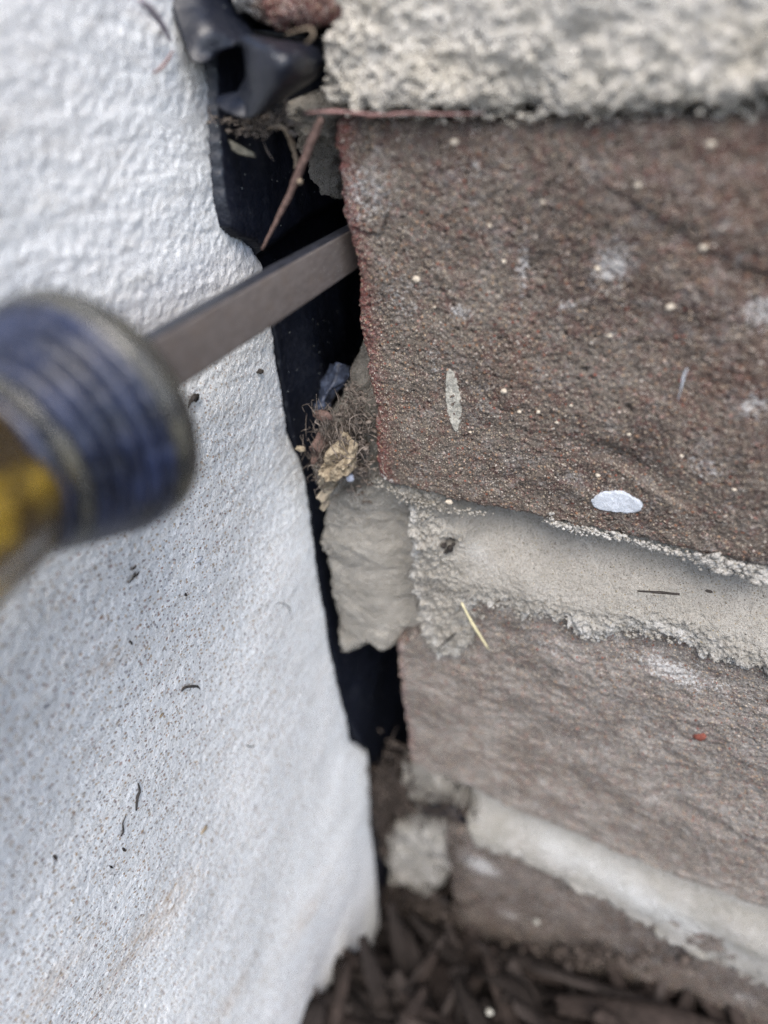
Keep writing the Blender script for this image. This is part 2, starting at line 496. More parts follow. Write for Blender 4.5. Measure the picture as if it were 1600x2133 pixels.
M_BRICK = mat_brick('brick_sandfaced_dark', (.062, .045, .038), (.150, .122, .100), (.112, .048, .040))
M_BRICK2 = mat_brick('brick_sandfaced_dusty', (.14, .126, .116), (.30, .28, .26), (.19, .135, .125), 1.1, 1.5)
M_BRICK4 = mat_brick('brick_sandfaced_dirty', (.060, .052, .050), (.135, .120, .112), (.10, .065, .06), 1.0, 1.7)
M_MORT = mat_mortar('mortar_grey', (.295, .278, .245), (.37, .35, .315), (.225, .21, .185))
M_MORTW = mat_mortar('mortar_pale', (.63, .58, .49), (.73, .69, .62), (.50, .45, .34), 1.3)
M_MORTC = mat_mortar('mortar_cream', (.29, .28, .25), (.36, .35, .33), (.22, .205, .18))
M_WHITE = mat_white()
M_PLAST = mat_plastic()

# ------------------------------------------------------------------ the setting: the ground
def ground_z(x, y):
    return -262 + 33 * sstep(-72, 40, x) + 34 * sstep(84, 30, y) * 1.0 + 0 * x
M_SOIL = mat_simple('dark_bed_soil', (.030, .022, .018), .95, .5, .3, .15, 1.0)
gx = graded(-30000, 30000, -90, 120, 2.2, 1.35, 6000); gy = graded(-30000, 30000, -60, 90, 2.2, 1.35, 6000)
GX, GY = np.meshgrid(gx, gy)
near = sstep(600, 120, np.hypot(GX, GY - 40))
GZ = ground_z(GX, GY) * near + (-232) * (1 - near) + fbm(GX, GY, .09, 4, 3) * 3.0 * near - 4
idx = np.arange(GX.size).reshape(GX.shape)
q = np.stack([idx[:-1, :-1], idx[:-1, 1:], idx[1:, 1:], idx[1:, :-1]], -1).reshape(-1, 4)
g = build('ground', np.stack([GX, GY, GZ], -1).reshape(-1, 3), q, M_SOIL)
tag(g, kind='structure')

# ------------------------------------------------------------------ the white cement wall on the left
EDGE_PX = [(352, -60), (362, 0), (392, 80), (425, 160), (446, 240), (456, 330), (466, 420), (488, 480), (520, 512), (546, 552), (560, 610), (577, 700),
           (590, 800), (606, 900), (634, 968), (646, 1050), (656, 1150), (672, 1250), (690, 1350), (706, 1430), (722, 1500), (733, 1545), (764, 1560), (770, 1620),
           (776, 1700), (784, 1780), (789, 1850), (786, 1960), (780, 2060)]
edge = [(atX(px, py, SX - .6)[1], atX(px, py, SX - .6)[2]) for px, py in EDGE_PX]
ez = np.array([p[1] for p in edge]); ey = np.array([p[0] for p in edge])
o_ = np.argsort(ez); ez, ey = ez[o_], ey[o_]
def edge_y(z): return np.interp(z, ez, ey)
poly = [(p[0], p[1]) for p in edge]
TOPZ = 42.0
poly = [(edge[0][0] + 1, TOPZ)] + poly + [(edge[-1][0], -300), (-420, -300), (-420, TOPZ)]
def white_h(Y, Z, sd):
    up = sstep(-44, -30, Z + (Y - 70) * .25)                       # coarser, fuller coat above the blade
    a = math.radians(-17)
    s = Y * math.cos(a) - Z * math.sin(a) * -1; r = Y * math.sin(a) + Z * math.cos(a)
    s = Y * math.cos(a) + Z * math.sin(a); r = -Y * math.sin(a) + Z * math.cos(a)
    h = fbm(s * .22, r, .42, 4, 21) * (.075 + .03 * up)              # trowel and broom ridges
    h = h + fbm(Y, Z, .04, 2, 5) * .6
    h = h + fbm(Y, Z, 1.1, 4, 9, .6) * (.09 + .03 * up)
    d, rr = worley(Y, Z, .95, 4)
    h = h + np.sqrt(np.maximum(0, .16 - (d * 1.0) ** 2)) * (rr > .6) * (.07 + .04 * up) * (.5 + rr)
    d, rr = worley(Y, Z, 2.1, 14)
    h = h + np.sqrt(np.maximum(0, .18 - d ** 2)) * (rr > .4) * (.12 + .10 * up)
    h = h - np.clip(.3 - d, 0, 1) * (rr < .16) * 1.1 * (1 - .6 * up)  # pits
    h = h + up * 1.1
    h = h - sstep(6, 0, sd) * .3
    return h
def stains(Y, Z):
    t = 0
    for px, py, a, b in ((300, 1960, 10, 4), (235, 1372, 4, 2), (350, 1880, 6, 2.5), (640, 1900, 7, 4), (480, 2080, 8, 3), (110, 2050, 6, 3)):
        p = atX(px, py, SX); c, s = math.cos(-.3), math.sin(-.3)
        u = (Y - p[1]) * c + (Z - p[2]) * s; v = -(Y - p[1]) * s + (Z - p[2]) * c
        t = t + np.exp(-(u / a) ** 2 - (v / b) ** 2)
    return np.clip(t, 0, 1)
white = relief('cement_wall', poly, SX, white_h, .27, M_WHITE, axis='x', rim=1.7, depth=320, dense=(0, 90, -262, 3), en=(.25, .5), seed=31,
               attrs={'speck': lambda Y, Z, sd: (sstep(-34, -50, Z + (Y - 70) * .25) * .95 + .05) * (.45 + .55 * sstep(6, 24, sd)),
                      'stain': lambda Y, Z, sd: stains(Y, Z)})
tag(white, 'white painted rough cement wall left of the gap, ridged above and pitted below', 'wall')

# ------------------------------------------------------------------ the brick wall
wall = empty('brick_wall', (0, WY, -262), 'dark sand-faced brick wall with crumbling pale mortar, right of the gap', 'brick wall')
def brick_h(seed, amp=1.0, extra=None):
    def f(X, Z, sd):
        h = fbm(X, Z, .045, 3, seed) * .8 * amp + fbm(X, Z, .35, 4, seed + 1, .55) * .20 * amp + fbm(X, Z, 1.8, 3, seed + 2, .6) * .17
        d, r = worley(X, Z, 1.25, seed + 7)
        h = h + np.sqrt(np.maximum(0, .10 - d * d)) * (r > .66) * .7
        d2, r2 = worley(X, Z, 2.6, seed + 8)
        h = h + np.sqrt(np.maximum(0, .16 - d2 * d2)) * (r2 > .45) * .34 * min(amp, 1)
        h = h - np.clip(.35 - d, 0, 1) * (r < .06) * 3.0
        if extra is not None: h = h + extra(X, Z)
        return h
    return f
XR = 150.0
def pXZ(px, py, Y=WY):
    p = atY(px, py, Y); return (p[0], p[2])
def blob(X, Z, px, py, a, b, rot=0.0):
    x, z = pXZ(px, py); c, s = math.cos(rot), math.sin(rot)
    u = (X - x) * c + (Z - z) * s; v = -(X - x) * s + (Z - z) * c
    return np.exp(-(u / a) ** 2 - (v / b) ** 2)
def crease(X, Z, pts, w, dep, Y=WY):
    P = [pXZ(px, py, Y) for px, py in pts]
    best = np.full(X.shape, 1e9); side = np.zeros(X.shape)
    for (ax, az), (bx, bz) in zip(P, P[1:]):
        ex, ez_ = bx - ax, bz - az; L = ex * ex + ez_ * ez_
        t = np.clip(((X - ax) * ex + (Z - az) * ez_) / L, 0, 1)
        d = (X - ax - t * ex) ** 2 + (Z - az - t * ez_) ** 2
        m = d < best
        best = np.where(m, d, best); side = np.where(m, np.sign(ex * (Z - az) - ez_ * (X - ax)), side)
    d = np.sqrt(best)
    # one side stands proud and rolls off to the crease
    return dep * (np.where(side > 0, np.exp(-(d / (w * 5)) ** 2), 0) - np.where(side <= 0, np.exp(-(d / (w * 2)) ** 2), 0) * .8)
# course 2, the sharp one in the middle
B2 = [(-51.6, -17.6), (-50.6, -16.8), (-30, -17.0), (XR, -16.6), (XR, -75.3), (10, -75.2), (-15, -74.9), (-35, -74.3), (-50.5, -73.6), (-51.8, -72), (-51.2, -60), (-51.9, -45), (-50.9, -36), (-52.0, -28)]
def b2_extra(X, Z):
    h = -blob(X, Z, 1290, 960, 7, 2.2, -.25) * 1.0 + blob(X, Z, 1180, 1010, 6, 2.0, -.2) * .8
    h = h + (-blob(X, Z, 1430, 500, 9, 2.5, -.5) * .9 + blob(X, Z, 1300, 430, 9, 3, -.4) * .8)
    h = h + crease(X, Z, [(1060, 1010), (1130, 985), (1200, 962), (1260, 958), (1320, 995), (1400, 1040)], .55, -.45)
    h = h + crease(X, Z, [(1290, 395), (1380, 450), (1480, 520), (1600, 575)], 1.1, .18) + crease(X, Z, [(735, 470), (790, 490), (800, 460)], .4, .35)
    h = h - blob(X, Z, 1215, 775, .35, .35) * 1.4 - blob(X, Z, 1308, 852, .35, .45) * 1.3 - blob(X, Z, 1190, 1080, .4, .3) * 1.2
    return h
def b_attrs(blooms, ew=4.6):
    def bl(X, Z, sd):
        t = 0
        for px, py, a, b, r, k in blooms: t = t + blob(X, Z, px, py, a, b, r) * k
        return np.clip(t, 0, 1)
    if ew > 3:
        dust = lambda X, Z, sd: np.clip(sum(blob(X, Z, *q) for q in ((860, 800, 7, 10, 0), (800, 480, 7, 9, 0), (1000, 930, 8, 7, 0), (1010, 600, 6, 8, 0), (1250, 800, 9, 7, 0))) * .75 * (.7 + .5 * fbm(X, Z, .25, 3, 91)), 0, 1)
        warm = lambda X, Z, sd: np.clip((blob(X, Z, 1520, 420, 11, 13, 0) + blob(X, Z, 1520, 800, 8, 9, 0) * .7 + blob(X, Z, 1080, 760, 5, 6, 0) * .6 + blob(X, Z, 900, 290, 10, 3, 0) * .6) * (.7 + .6 * fbm(X, Z, .35, 3, 92)), 0, 1)
        ex = {'dust': dust, 'warm': warm}
    else: ex = {}
    return {**ex, 'bloom': bl, 'edge': lambda X, Z, sd: (1 if ew > 3 else .5) * sstep(ew, .3, X + (51.4 if ew > 3 else 53.0) + .8 * fbm(X, Z, .5, 3, 77)) }
b2 = relief('brick', B2, WY, brick_h(40, 1.0, b2_extra), .17, M_BRICK, wall, rim=1.9, depth=88, dense=(-54, 22, -77, -15), en=(.42, .8), seed=41,
            attrs=b_attrs([(1275, 555, 3.2, 2.4, .8, 1.0), (1085, 560, .8, 5, 0, .8), (760, 395, 4.5, 4, 0, .75), (960, 655, 2.2, 1.2, 0, .8), (1590, 650, 2.5, 2, 0, .9),
                           (1570, 840, 2.2, 2, 0, .8), (900, 760, 1.6, 4, 0, .5), (830, 620, 4, 5, 0, .45), (1180, 640, 1.5, 1, .3, .8), (1470, 970, 3, 2, 0, .6), (800, 1000, 3, 1.5, 0, .8), (1000, 350, 5, 3, 0, .35)]))
# course 3
B3 = [(-53.3, -117), (-51, -115), (-48, -113), (-46, -104), (-44, -92), (XR, -91), (XR, -167), (28, -167), (5, -168), (-20, -167), (-40, -164), (-51.4, -162.5), (-53.4, -159.5), (-53.7, -140), (-53.3, -125)]
def b3_extra(X, Z):
    return -blob(X, Z, 1450, 1700, 9, 3, -.25) * 1.2 + blob(X, Z, 1300, 1640, 12, 4, -.2) * .8 + fbm(X * .45 + Z * .5, Z - X * .4, .6, 4, 70) * .28
b3 = relief('brick', B3, WY + .3, brick_h(60, 1.2, b3_extra), .26, M_BRICK2, wall, rim=2.2, depth=88, dense=(-56, 34, -170, -90), en=(.5, .6), seed=61,
            attrs=b_attrs([(1400, 1400, 9, 3, -.2, .8), (1150, 1350, 6, 3, 0, .5), (1550, 1300, 5, 4, 0, .7), (1200, 1550, 12, 6, 0, .35)], 2.2))
# course 4
B4 = [(-46, -196), (-44, -186), (XR, -184), (XR, -262), (-45, -262)]
b4 = relief('brick', B4, WY + .2, brick_h(80, 1.3), .42, M_BRICK4, wall, rim=2.6, depth=88, dense=(-50, 48, -256, -184), en=(.6, .5), seed=81,
            attrs=b_attrs([(1000, 1800, 7, 6, 0, 1), (1060, 1910, 4, 3, 0, .7), (1300, 1980, 8, 4, 0, .4), (1550, 2080, 5, 5, 0, .6)], 2))
# course 1
B1 = [(-73, 52), (-68.6, 1.0), (-66, .5), (-51, -.2), (-20, .3), (XR, .4), (XR, 54)]
B1 = [(atY(455, -30, WY)[0], 56)] + [pXZ(450, -14), pXZ(475, 26), pXZ(520, 46), pXZ(545, 62), pXZ(600, 66), pXZ(690, 66)] + [(XR, pXZ(690, 66)[1]), (XR, 56)]
b1 = relief('brick', B1, WY, brick_h(90, 1.3), .22, M_BRICK, wall, rim=2.4, depth=88, dense=(-76, -20, -8, 6), en=(.5, .6), seed=91,
            attrs={'bloom': lambda X, Z, sd: blob(X, Z, 480, 10, 3.5, 3) * 1.0, 'edge': lambda X, Z, sd: sstep(pXZ(520, 30)[0], pXZ(560, 40)[0], X) * .8})
# bricks beyond the frame: the courses go on above and to the right
M_FARB = mat_brick('brick_sandfaced_far', (.085, .060, .052), (.14, .115, .10), (.11, .05, .043))
def plain_brick(x0, x1, z0, z1, sd):
    return relief('brick', [(x0, z0), (x1, z0), (x1, z1), (x0, z1)], WY, brick_h(sd, 1.0), 5.0, M_FARB, wall, rim=2.0, depth=88, en=(.3, .3), seed=sd,
                  attrs={'bloom': lambda X, Z, s: X * 0, 'edge': lambda X, Z, s: X * 0})
k = 0
for row, (z0, z1) in enumerate(((-262, -196), (-163, -91), (-75, -17), (1, 56), (66, 123), (133, 190))):
    xs = 160.0 if row < 4 else (-52.0 if row % 2 == 0 else 52.0)
    if row == 5:
        plain_brick(-52, 42, z0, z1, 300)
    while xs < 560:
        k += 1
        plain_brick(xs, xs + 203, z0, z1, 100 + k)
        xs += 213

# mortar bed between course 2 and 3: tooled slope that ends in a ragged lip
def dirt0(X, Z, sd): return X * 0
LIP = [(1640, 1425), (1600, 1402), (1540, 1388), (1480, 1372), (1430, 1342), (1400, 1335), (1340, 1322), (1290, 1322), (1250, 1338), (1215, 1325), (1180, 1300), (1120, 1290), (1090, 1292), (1060, 1272),
       (1010, 1262), (992, 1268), (985, 1300), (978, 1345), (955, 1366), (915, 1366), (890, 1340), (872, 1290), (862, 1230), (856, 1170), (852, 1110), (838, 1075), (815, 1048)]
lipw = [pXZ(px, py, WY - .4) for px, py in LIP]
PJ = [(-50.2, -66), (XR, -66), (XR, lipw[0][1] + 1)] + lipw
def joint_h(X, Z, sd):
    top = -74.8
    prof = -8.0 + 8.4 * sstep(top - 1, top - 18.5, Z)             # deep under the brick above, flush at the lip
    left = sstep(-33, -43, X + 1.2 * fbm(X, Z, .2, 3, 7))          # rough unstruck lump at the end of the bed
    prof = prof * (1 - left) + (-1.2 + 1.7 * sstep(-76, -84, Z)) * left
    lipz = sstep(6.5, 1.0, sd)
    rg = np.clip(left * .9 + lipz, 0, 1)
    h = prof + fbm(X, Z, .10, 3, 50) * .5 + fbm(X, Z, .6, 5, 51, .65) * (.07 + .8 * rg) + np.maximum(0, fbm(X, Z, 1.4, 3, 57)) * .4 * rg + fbm(X, Z, 2.2, 3, 52, .6) * (.12 + .25 * rg)
    d, r = worley(X + .3 * fbm(X, Z, 1, 2, 4), Z, 1.0, 53)
    h = h + np.sqrt(np.maximum(0, .25 - d * d)) * (r > .5) * (.30 * rg)
    d, r = worley(X, Z, 2.3, 54)
    h = h + np.sqrt(np.maximum(0, .2 - d * d)) * (r > .4) * (.05 + .3 * rg)
    h = h - blob(X, Z, 932, 1140, .9, .8) * 2.2
    return h
j2 = relief('mortar_joint', PJ, WY, joint_h, .18, M_MORT, wall, rim=1.1, depth=9, dense=(-54, 22, -119, -73), en=(1.25, .55), seed=55,
            attrs={'dirt': lambda X, Z, sd: np.clip(blob(X, Z, 932, 1140, 1.1, .9) * 1.3 + blob(X, Z, 900, 1230, 2.2, 3) * .45, 0, 1),
                   'bloom': lambda X, Z, sd: np.clip(blob(X, Z, 985, 1165, 3.6, 1.6, -.5) * .35 + .45 * sstep(4.5, .5, sd) * (.6 + fbm(X, Z, .4, 3, 8)), 0, 1)})
# end lump of that bed, turned into the gap
PE = [pXZ(*p, WY + 2.0) for p in ((672, 1060), (700, 1036), (735, 1016), (780, 1004), (840, 1030), (885, 1090), (890, 1200), (900, 1330), (862, 1362), (838, 1335), (822, 1352), (800, 1362), (765, 1345), (740, 1362), (712, 1362), (698, 1330), (690, 1260), (676, 1190), (664, 1120))]
def end_h(X, Z, sd):
    rg = sstep(5.5, .6, sd) * sstep(-49, -55, X)
    h = fbm(X, Z, .12, 3, 120) * 1.0 + np.maximum(0, fbm(X, Z, .9, 4, 127, .65)) * .35 - 3.2 * sstep(-58, -50.5, X) + fbm(X, Z, .8, 4, 121, .6) * (.16 + .45 * rg) + fbm(X, Z, 2.4, 3, 122) * (.06 + .12 * rg)
    d, r = worley(X, Z, 1.2, 123)
    h = h + np.sqrt(np.maximum(0, .2 - d * d)) * (r > .5) * (.1 + .7 * rg)
    x, z = pXZ(745, 1262, WY + 2); u = (X - x); v = (Z - z) + u * .55
    h = h - np.exp(-(v / .5) ** 2) * sstep(5, 2, np.abs(u)) * .8   # the crack
    return h
relief('mortar_joint', PE, WY + 2.0, end_h, .2, M_MORT, wall, rim=3.0, depth=14, en=(.55, .35), seed=125,
       attrs={'dirt': lambda X, Z, sd: np.clip(blob(X, Z, 715, 1085, .9, 1.6) * .3 + .35 * sstep(1.2, 0, sd), 0, 1), 'bloom': dirt0})
# bed between course 3 and 4
T3 = [(860, 1590), (950, 1640), (1060, 1690), (1180, 1725), (1300, 1770), (1450, 1820), (1640, 1900)]
LIP3 = [(1640, 2085), (1600, 2062), (1520, 2030), (1450, 1990), (1380, 1955), (1300, 1905), (1220, 1860), (1150, 1825), (1080, 1790), (1020, 1775), (990, 1768), (975, 1740), (962, 1715), (948, 1680), (925, 1655)]
PJ3 = [(-47.5, -152), (XR, -152), (XR, pXZ(*LIP3[0])[1])] + [pXZ(*p, WY - .6) for p in LIP3]
def joint3_h(X, Z, sd):
    prof = -7.5 + 8.3 * sstep(-168, -186, Z)
    lipz = sstep(6, 1.0, sd)
    h = prof + fbm(X, Z, .08, 3, 150) * .8 + fbm(X, Z, .5, 4, 151, .6) * (.15 + .8 * lipz) + fbm(X, Z, 1.4, 2, 154) * .2
    x, z = pXZ(955, 1700); h = h - 4.5 * np.exp(-((X - x) / 3.0) ** 2 - ((Z - z) / 4) ** 2)
    return h
relief('mortar_joint', PJ3, WY, joint3_h, .4, M_MORTC, wall, rim=1.4, depth=9, dense=(-56, 45, -224, -160), en=(1.3, .35), seed=155,
       attrs={'dirt': lambda X, Z, sd: blob(X, Z, 880, 1790, 2, 3) * .35, 'bloom': lambda X, Z, sd: np.clip(blob(X, Z, 1350, 1880, 20, 4, -.3) * .8 + blob(X, Z, 1150, 1780, 7, 3, -.3) * .6, 0, 1)})
PE3 = [pXZ(*p, WY + 1.5) for p in ((802, 1762), (822, 1730), (868, 1718), (925, 1722), (1000, 1745), (990, 1790), (945, 1835), (915, 1850), (900, 1878), (860, 1868), (842, 1850), (812, 1848), (800, 1800))]
relief('mortar_joint', PE3, WY + 1.5, lambda X, Z, sd: fbm(X, Z, .2, 4, 160) * 1.6, .4, M_MORTC, wall, rim=4.5, depth=14, en=(1.8, .3), seed=161,
       attrs={'dirt': lambda X, Z, sd: np.clip(blob(X, Z, 895, 1790, 1.2, 1.5) * 1.2 + sstep(4, 0, sd) * .45 + .5 * blob(X, Z, 950, 1760, 3.5, 6) + .25 * np.maximum(0, fbm(X, Z, .35, 3, 31)), 0, 1), 'bloom': dirt0})
PE4 = [pXZ(*p, WY + 4) for p in ((838, 1590), (862, 1588), (935, 1640), (975, 1690), (930, 1690), (880, 1678), (850, 1665), (835, 1630))]
relief('mortar_joint', PE4, WY + 4, lambda X, Z, sd: fbm(X, Z, .3, 4, 170) * .8, .4, M_MORT, wall, rim=2, depth=12, en=(.7, .5), seed=171,
       attrs={'dirt': lambda X, Z, sd: np.clip(.4 + .4 * fbm(X, Z, .4, 3, 3), 0, 1), 'bloom': dirt0})
# bed above course 2: pale, smeared proud over the brick above
TOP = [(668, 66), (684, 48), (694, 20), (690, -30), (690, -90)]
PT = [pXZ(*p, WY - 2.5) for p in TOP]
bot = [(1640, 226), (1560, 206), (1480, 212), (1400, 226), (1330, 236), (1250, 232), (1150, 240), (1080, 236), (1000, 238), (920, 232), (850, 240), (780, 236), (720, 226), (690, 210), (672, 190), (678, 140), (670, 100)]
PT = PT + [(PT[-1][0], 9.0), (XR, 9.0), (XR, pXZ(1640, 226, WY - 2)[1])] + [pXZ(*p, WY - 2) for p in bot]
def joint1_h(X, Z, sd):
    h = 2.0 + fbm(X, Z, .13, 3, 200) * 1.0 + fbm(X, Z, .45, 6, 201, .62) * .6 + np.maximum(0, fbm(X, Z, 1.3, 3, 207)) * .35 + fbm(X, Z, 2.0, 3, 202, .6) * .25
    d, r = worley(X + .4 * fbm(X, Z, .8, 2, 9), Z, .75, 203)
    h = h + np.sqrt(np.maximum(0, .25 - d * d)) * (r > .35) * .3
    d, r = worley(X, Z, 1.7, 204)
    h = h + np.sqrt(np.maximum(0, .22 - d * d)) * (r > .4) * .4 - np.clip(.4 - d, 0, 1) * (r < .14) * 1.6
    return h
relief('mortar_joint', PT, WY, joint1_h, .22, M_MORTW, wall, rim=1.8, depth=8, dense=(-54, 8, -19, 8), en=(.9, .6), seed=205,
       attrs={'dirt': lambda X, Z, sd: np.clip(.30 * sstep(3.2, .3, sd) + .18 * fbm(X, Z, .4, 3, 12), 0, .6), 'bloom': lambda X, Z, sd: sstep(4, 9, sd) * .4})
# small mortar remnants in the gap beside the corner of course 2
PS1 = [pXZ(*p, WY + 4) for p in ((585, 225), (620, 200), (690, 195), (700, 250), (680, 285), (640, 292), (600, 275))]
relief('mortar_joint', PS1, WY + 4, lambda X, Z, sd: fbm(X, Z, .5, 4, 180) * .9, .22, M_MORT, wall, rim=1.6, depth=12, en=(.8, .7), seed=181,
       attrs={'dirt': lambda X, Z, sd: .35 + X * 0, 'bloom': dirt0})
PS2 = [pXZ(*p, WY + 12) for p in ((612, 275), (690, 265), (700, 330), (700, 418), (668, 410), (640, 372), (622, 335))]
relief('mortar_joint', PS2, WY + 12, lambda X, Z, sd: fbm(X, Z, .5, 4, 184) * .9, .25, M_MORT, wall, rim=1.6, depth=12, en=(.8, .7), seed=185,
       attrs={'dirt': lambda X, Z, sd: .55 + X * 0, 'bloom': dirt0})
# dusty slope of old mortar at the bottom of the opening
PS3 = [pXZ(*p, WY + 5) for p in ((668, 900), (690, 800), (725, 715), (770, 700), (800, 900), (800, 1020), (740, 1030), (690, 1060), (655, 1010), (652, 950))]
relief('mortar_joint', PS3, WY + 5, lambda X, Z, sd: fbm(X, Z, .35, 4, 190) * 1.0 - 9.0 * sstep(-73, -50, Z), .22, M_MORT, wall, rim=1.8, depth=16, en=(.8, .6), seed=191,
       attrs={'dirt': lambda X, Z, sd: np.clip(.15 + .35 * sstep(-74, -66, Z) + .3 * fbm(X, Z, .5, 3, 8), 0, 1), 'bloom': dirt0})
# plain beds outside the frame and an added dark backing that keeps the cavity black
M_BED = M_MORT
for z0, z1 in ((-197, -162), (-92, -74), (-18, 2), (55, 67), (122, 134)):
    V = []; x0 = 140 if z0 < 50 else -56
    relief('mortar_joint', [(x0, z0), (780, z0), (780, z1), (x0, z1)], WY + 4, lambda X, Z, sd: fbm(X, Z, .1, 3, 5) * .8, 3.0, M_BED, wall, rim=1, depth=60, seed=7, attrs={'dirt': dirt0, 'bloom': dirt0})
M_DARK = mat_simple('dark_cavity_backing', (.012, .012, .013), .9, .3, .4, .1)
def box_arr(x0, x1, y0, y1, z0, z1):
    v = [(x0, y0, z0), (x1, y0, z0), (x1, y1, z0), (x0, y1, z0), (x0, y0, z1), (x1, y0, z1), (x1, y1, z1), (x0, y1, z1)]
    return v, [(0, 3, 2, 1), (4, 5, 6, 7), (0, 1, 5, 4), (1, 2, 6, 5), (2, 3, 7, 6), (3, 0, 4, 7)]
V, Fc = box_arr(-130, 780, WY + 92, WY + 110, -300, 190)
build('cavity_backing', V, Fc, M_DARK, wall, smooth=False)

# loose crumbs along the arris and lip
rg = random.Random(5)
def crumbs(name, path, n, spread, rr, mat, parent, yoff=0.0, fine=True, ys=1.0):
    B = Bag()
    P = np.array([atY(px, py, Y) for px, py, Y in path])
    L = np.cumsum([0] + list(np.linalg.norm(np.diff(P, axis=0), axis=1)))
    for i in range(n):
        s = rg.random() * L[-1]
        c = np.array([np.interp(s, L, P[:, k]) for k in range(3)])
        c += np.array([rg.gauss(0, spread), rg.gauss(0, .35 * ys) + yoff, rg.gauss(0, spread)])
        r = (rr[0] + (rr[1] - rr[0]) * rg.random() ** 2.2) * .72
        V, Fc = lump(c, r, rg, fine, (1.2, .8, .9), .36)
        B.add(V, Fc)
    o = build(name, B.v, B.f, mat, parent); o['kind'] = 'stuff'
    return o
M_CRUMB = mat_mortar('mortar_crumbs', (.42, .40, .365), (.50, .485, .455), (.32, .30, .26))
crumbs('mortar_crumbs', [(1130, 1086, WY), (1200, 1100, WY), (1290, 1122, WY), (1400, 1152, WY), (1500, 1170, WY), (1600, 1195, WY)], 420, .30, (.10, .55), M_CRUMB, wall, .3)
crumbs('mortar_crumbs', [(1440, 1165, WY), (1540, 1188, WY), (1610, 1200, WY)], 200, .7, (.15, .9), M_CRUMB, wall, .2)
crumbs('mortar_crumbs', [(1150, 1065, WY - .3), (1148, 1085, WY - .3), (1175, 1098, WY - .3), (1240, 1108, WY - .2)], 110, .22, (.10, .42), M_CRUMB, wall, -.1)
crumbs('mortar_crumbs', [(780, 1003, WY), (850, 1040, WY), (930, 1064, WY), (1010, 1072, WY)], 300, .55, (.10, .5), M_MORT, wall, .1)
crumbs('mortar_crumbs', [(p[0], p[1] - 8, WY - .3) for p in LIP[1:22]], 420, .8, (.10, .5), M_MORT, wall, .1)
crumbs('mortar_crumbs', [(700, 225, WY - 1), (900, 240, WY - 1), (1100, 240, WY - 1), (1600, 232, WY - 1)], 320, .4, (.12, .5), M_MORTW, wall, .4)

# things stuck on the bricks: paint spots and pebbles
M_PAINT = mat_simple('white_paint_spot', (.60, .64, .70), .6, .12, 2.2, .35, .6)
M_LIME = mat_simple('pale_lime_spot', (.36, .35, .31), .9, .45, 1.9, .2, .25)
def spot(px, py, a, b, rot, mat, h, name, label, parent, seed, base=WY, diamond=False):
    x, z = pXZ(px, py)
    pts = []
    for k in range(28):
        th = 2 * math.pi * k / 28
        ra = 1 + .035 * math.sin(3 * th + seed) + .03 * math.sin(7 * th)
        if diamond: ra *= .72 + .28 * abs(math.sin(th)) ** 3 + .0 * abs(math.cos(th))
        u, v = a * math.cos(th) * ra, b * math.sin(th) * ra
        pts.append((x + u * math.cos(rot) - v * math.sin(rot), z + u * math.sin(rot) + v * math.cos(rot)))
    bh = BH
    o = relief(name, pts, base, lambda X, Z, sd: fbm(X, Z, .045, 3, 40) * .8 + fbm(X, Z, .35, 4, 41, .55) * .20 + b2_extra(X, Z) + h + (.10 if diamond else .22) + fbm(X, Z, 1.1, 3, seed, .6) * .07 * sstep(0, .8, sd), .12, mat, parent, rim=h * .9, depth=1.2, en=(.16, 1.2), seed=seed)
    o['label'] = label
    return o
BH = brick_h(40, 1.0, b2_extra)
spot(1285, 1045, 3.75, 1.85, .10, M_PAINT, .22, 'paint_spot', 'oval white paint spot low on the brick', b2, 3)
spot(942, 838, 1.75, 5.3, .04, M_LIME, .10, 'lime_streak', 'tall pale lime streak left on the brick', b2, 8, diamond=True)
tube('lime_thread', [atY(1432, 768, WY - .3), atY(1424, 785, WY - .35), atY(1420, 806, WY - .35), atY(1412, 834, WY - .25)], [.10, .14, .10, .05], M_PAINT, b2, seed=2, rough=.5)
M_PEB = mat_simple('pale_pebble', (.48, .42, .34), .8, .25, 2.0, .2, .15)
for px, py, r in ((868, 582, .72), (1050, 815, .66), (935, 1046, .85), (946, 297, .62), (1246, 990, .50), (1122, 858, .48), (1396, 640, .70), (1466, 515, .60), (1245, 560, .45), (905, 640, .3),
                  (1082, 858, .4), (1190, 845, .35), (1160, 880, .38), (1310, 905, .36), (1020, 470, .4), (1130, 420, .4), (1050, 545, .35), (1330, 385, .45), (1480, 300, .55), (1270, 700, .35), (1100, 700, .3), (980, 900, .35), (1420, 950, .4), (1530, 1020, .4)):
    hh = float(BH(np.array([[pXZ(px, py)[0]]]), np.array([[pXZ(px, py)[1]]]), np.array([[9.]]))[0, 0])
    c = atY(px, py, WY - hh - .12 * r)
    V, Fc = lump(c, r * .85, rg, False, (1.1, .7, .9), .3)
    build('pebble', V, Fc, M_PEB, b2)
M_RED = mat_simple('red_clay_chip', (.17, .055, .04), .8, .3, 1.5, .2, .2)
c = atY(1458, 1534, WY - .3); V, Fc = lump(c, 1.15, rg, True, (1, .5, 1), .4); build('clay_chip', V, Fc, M_RED, b3)

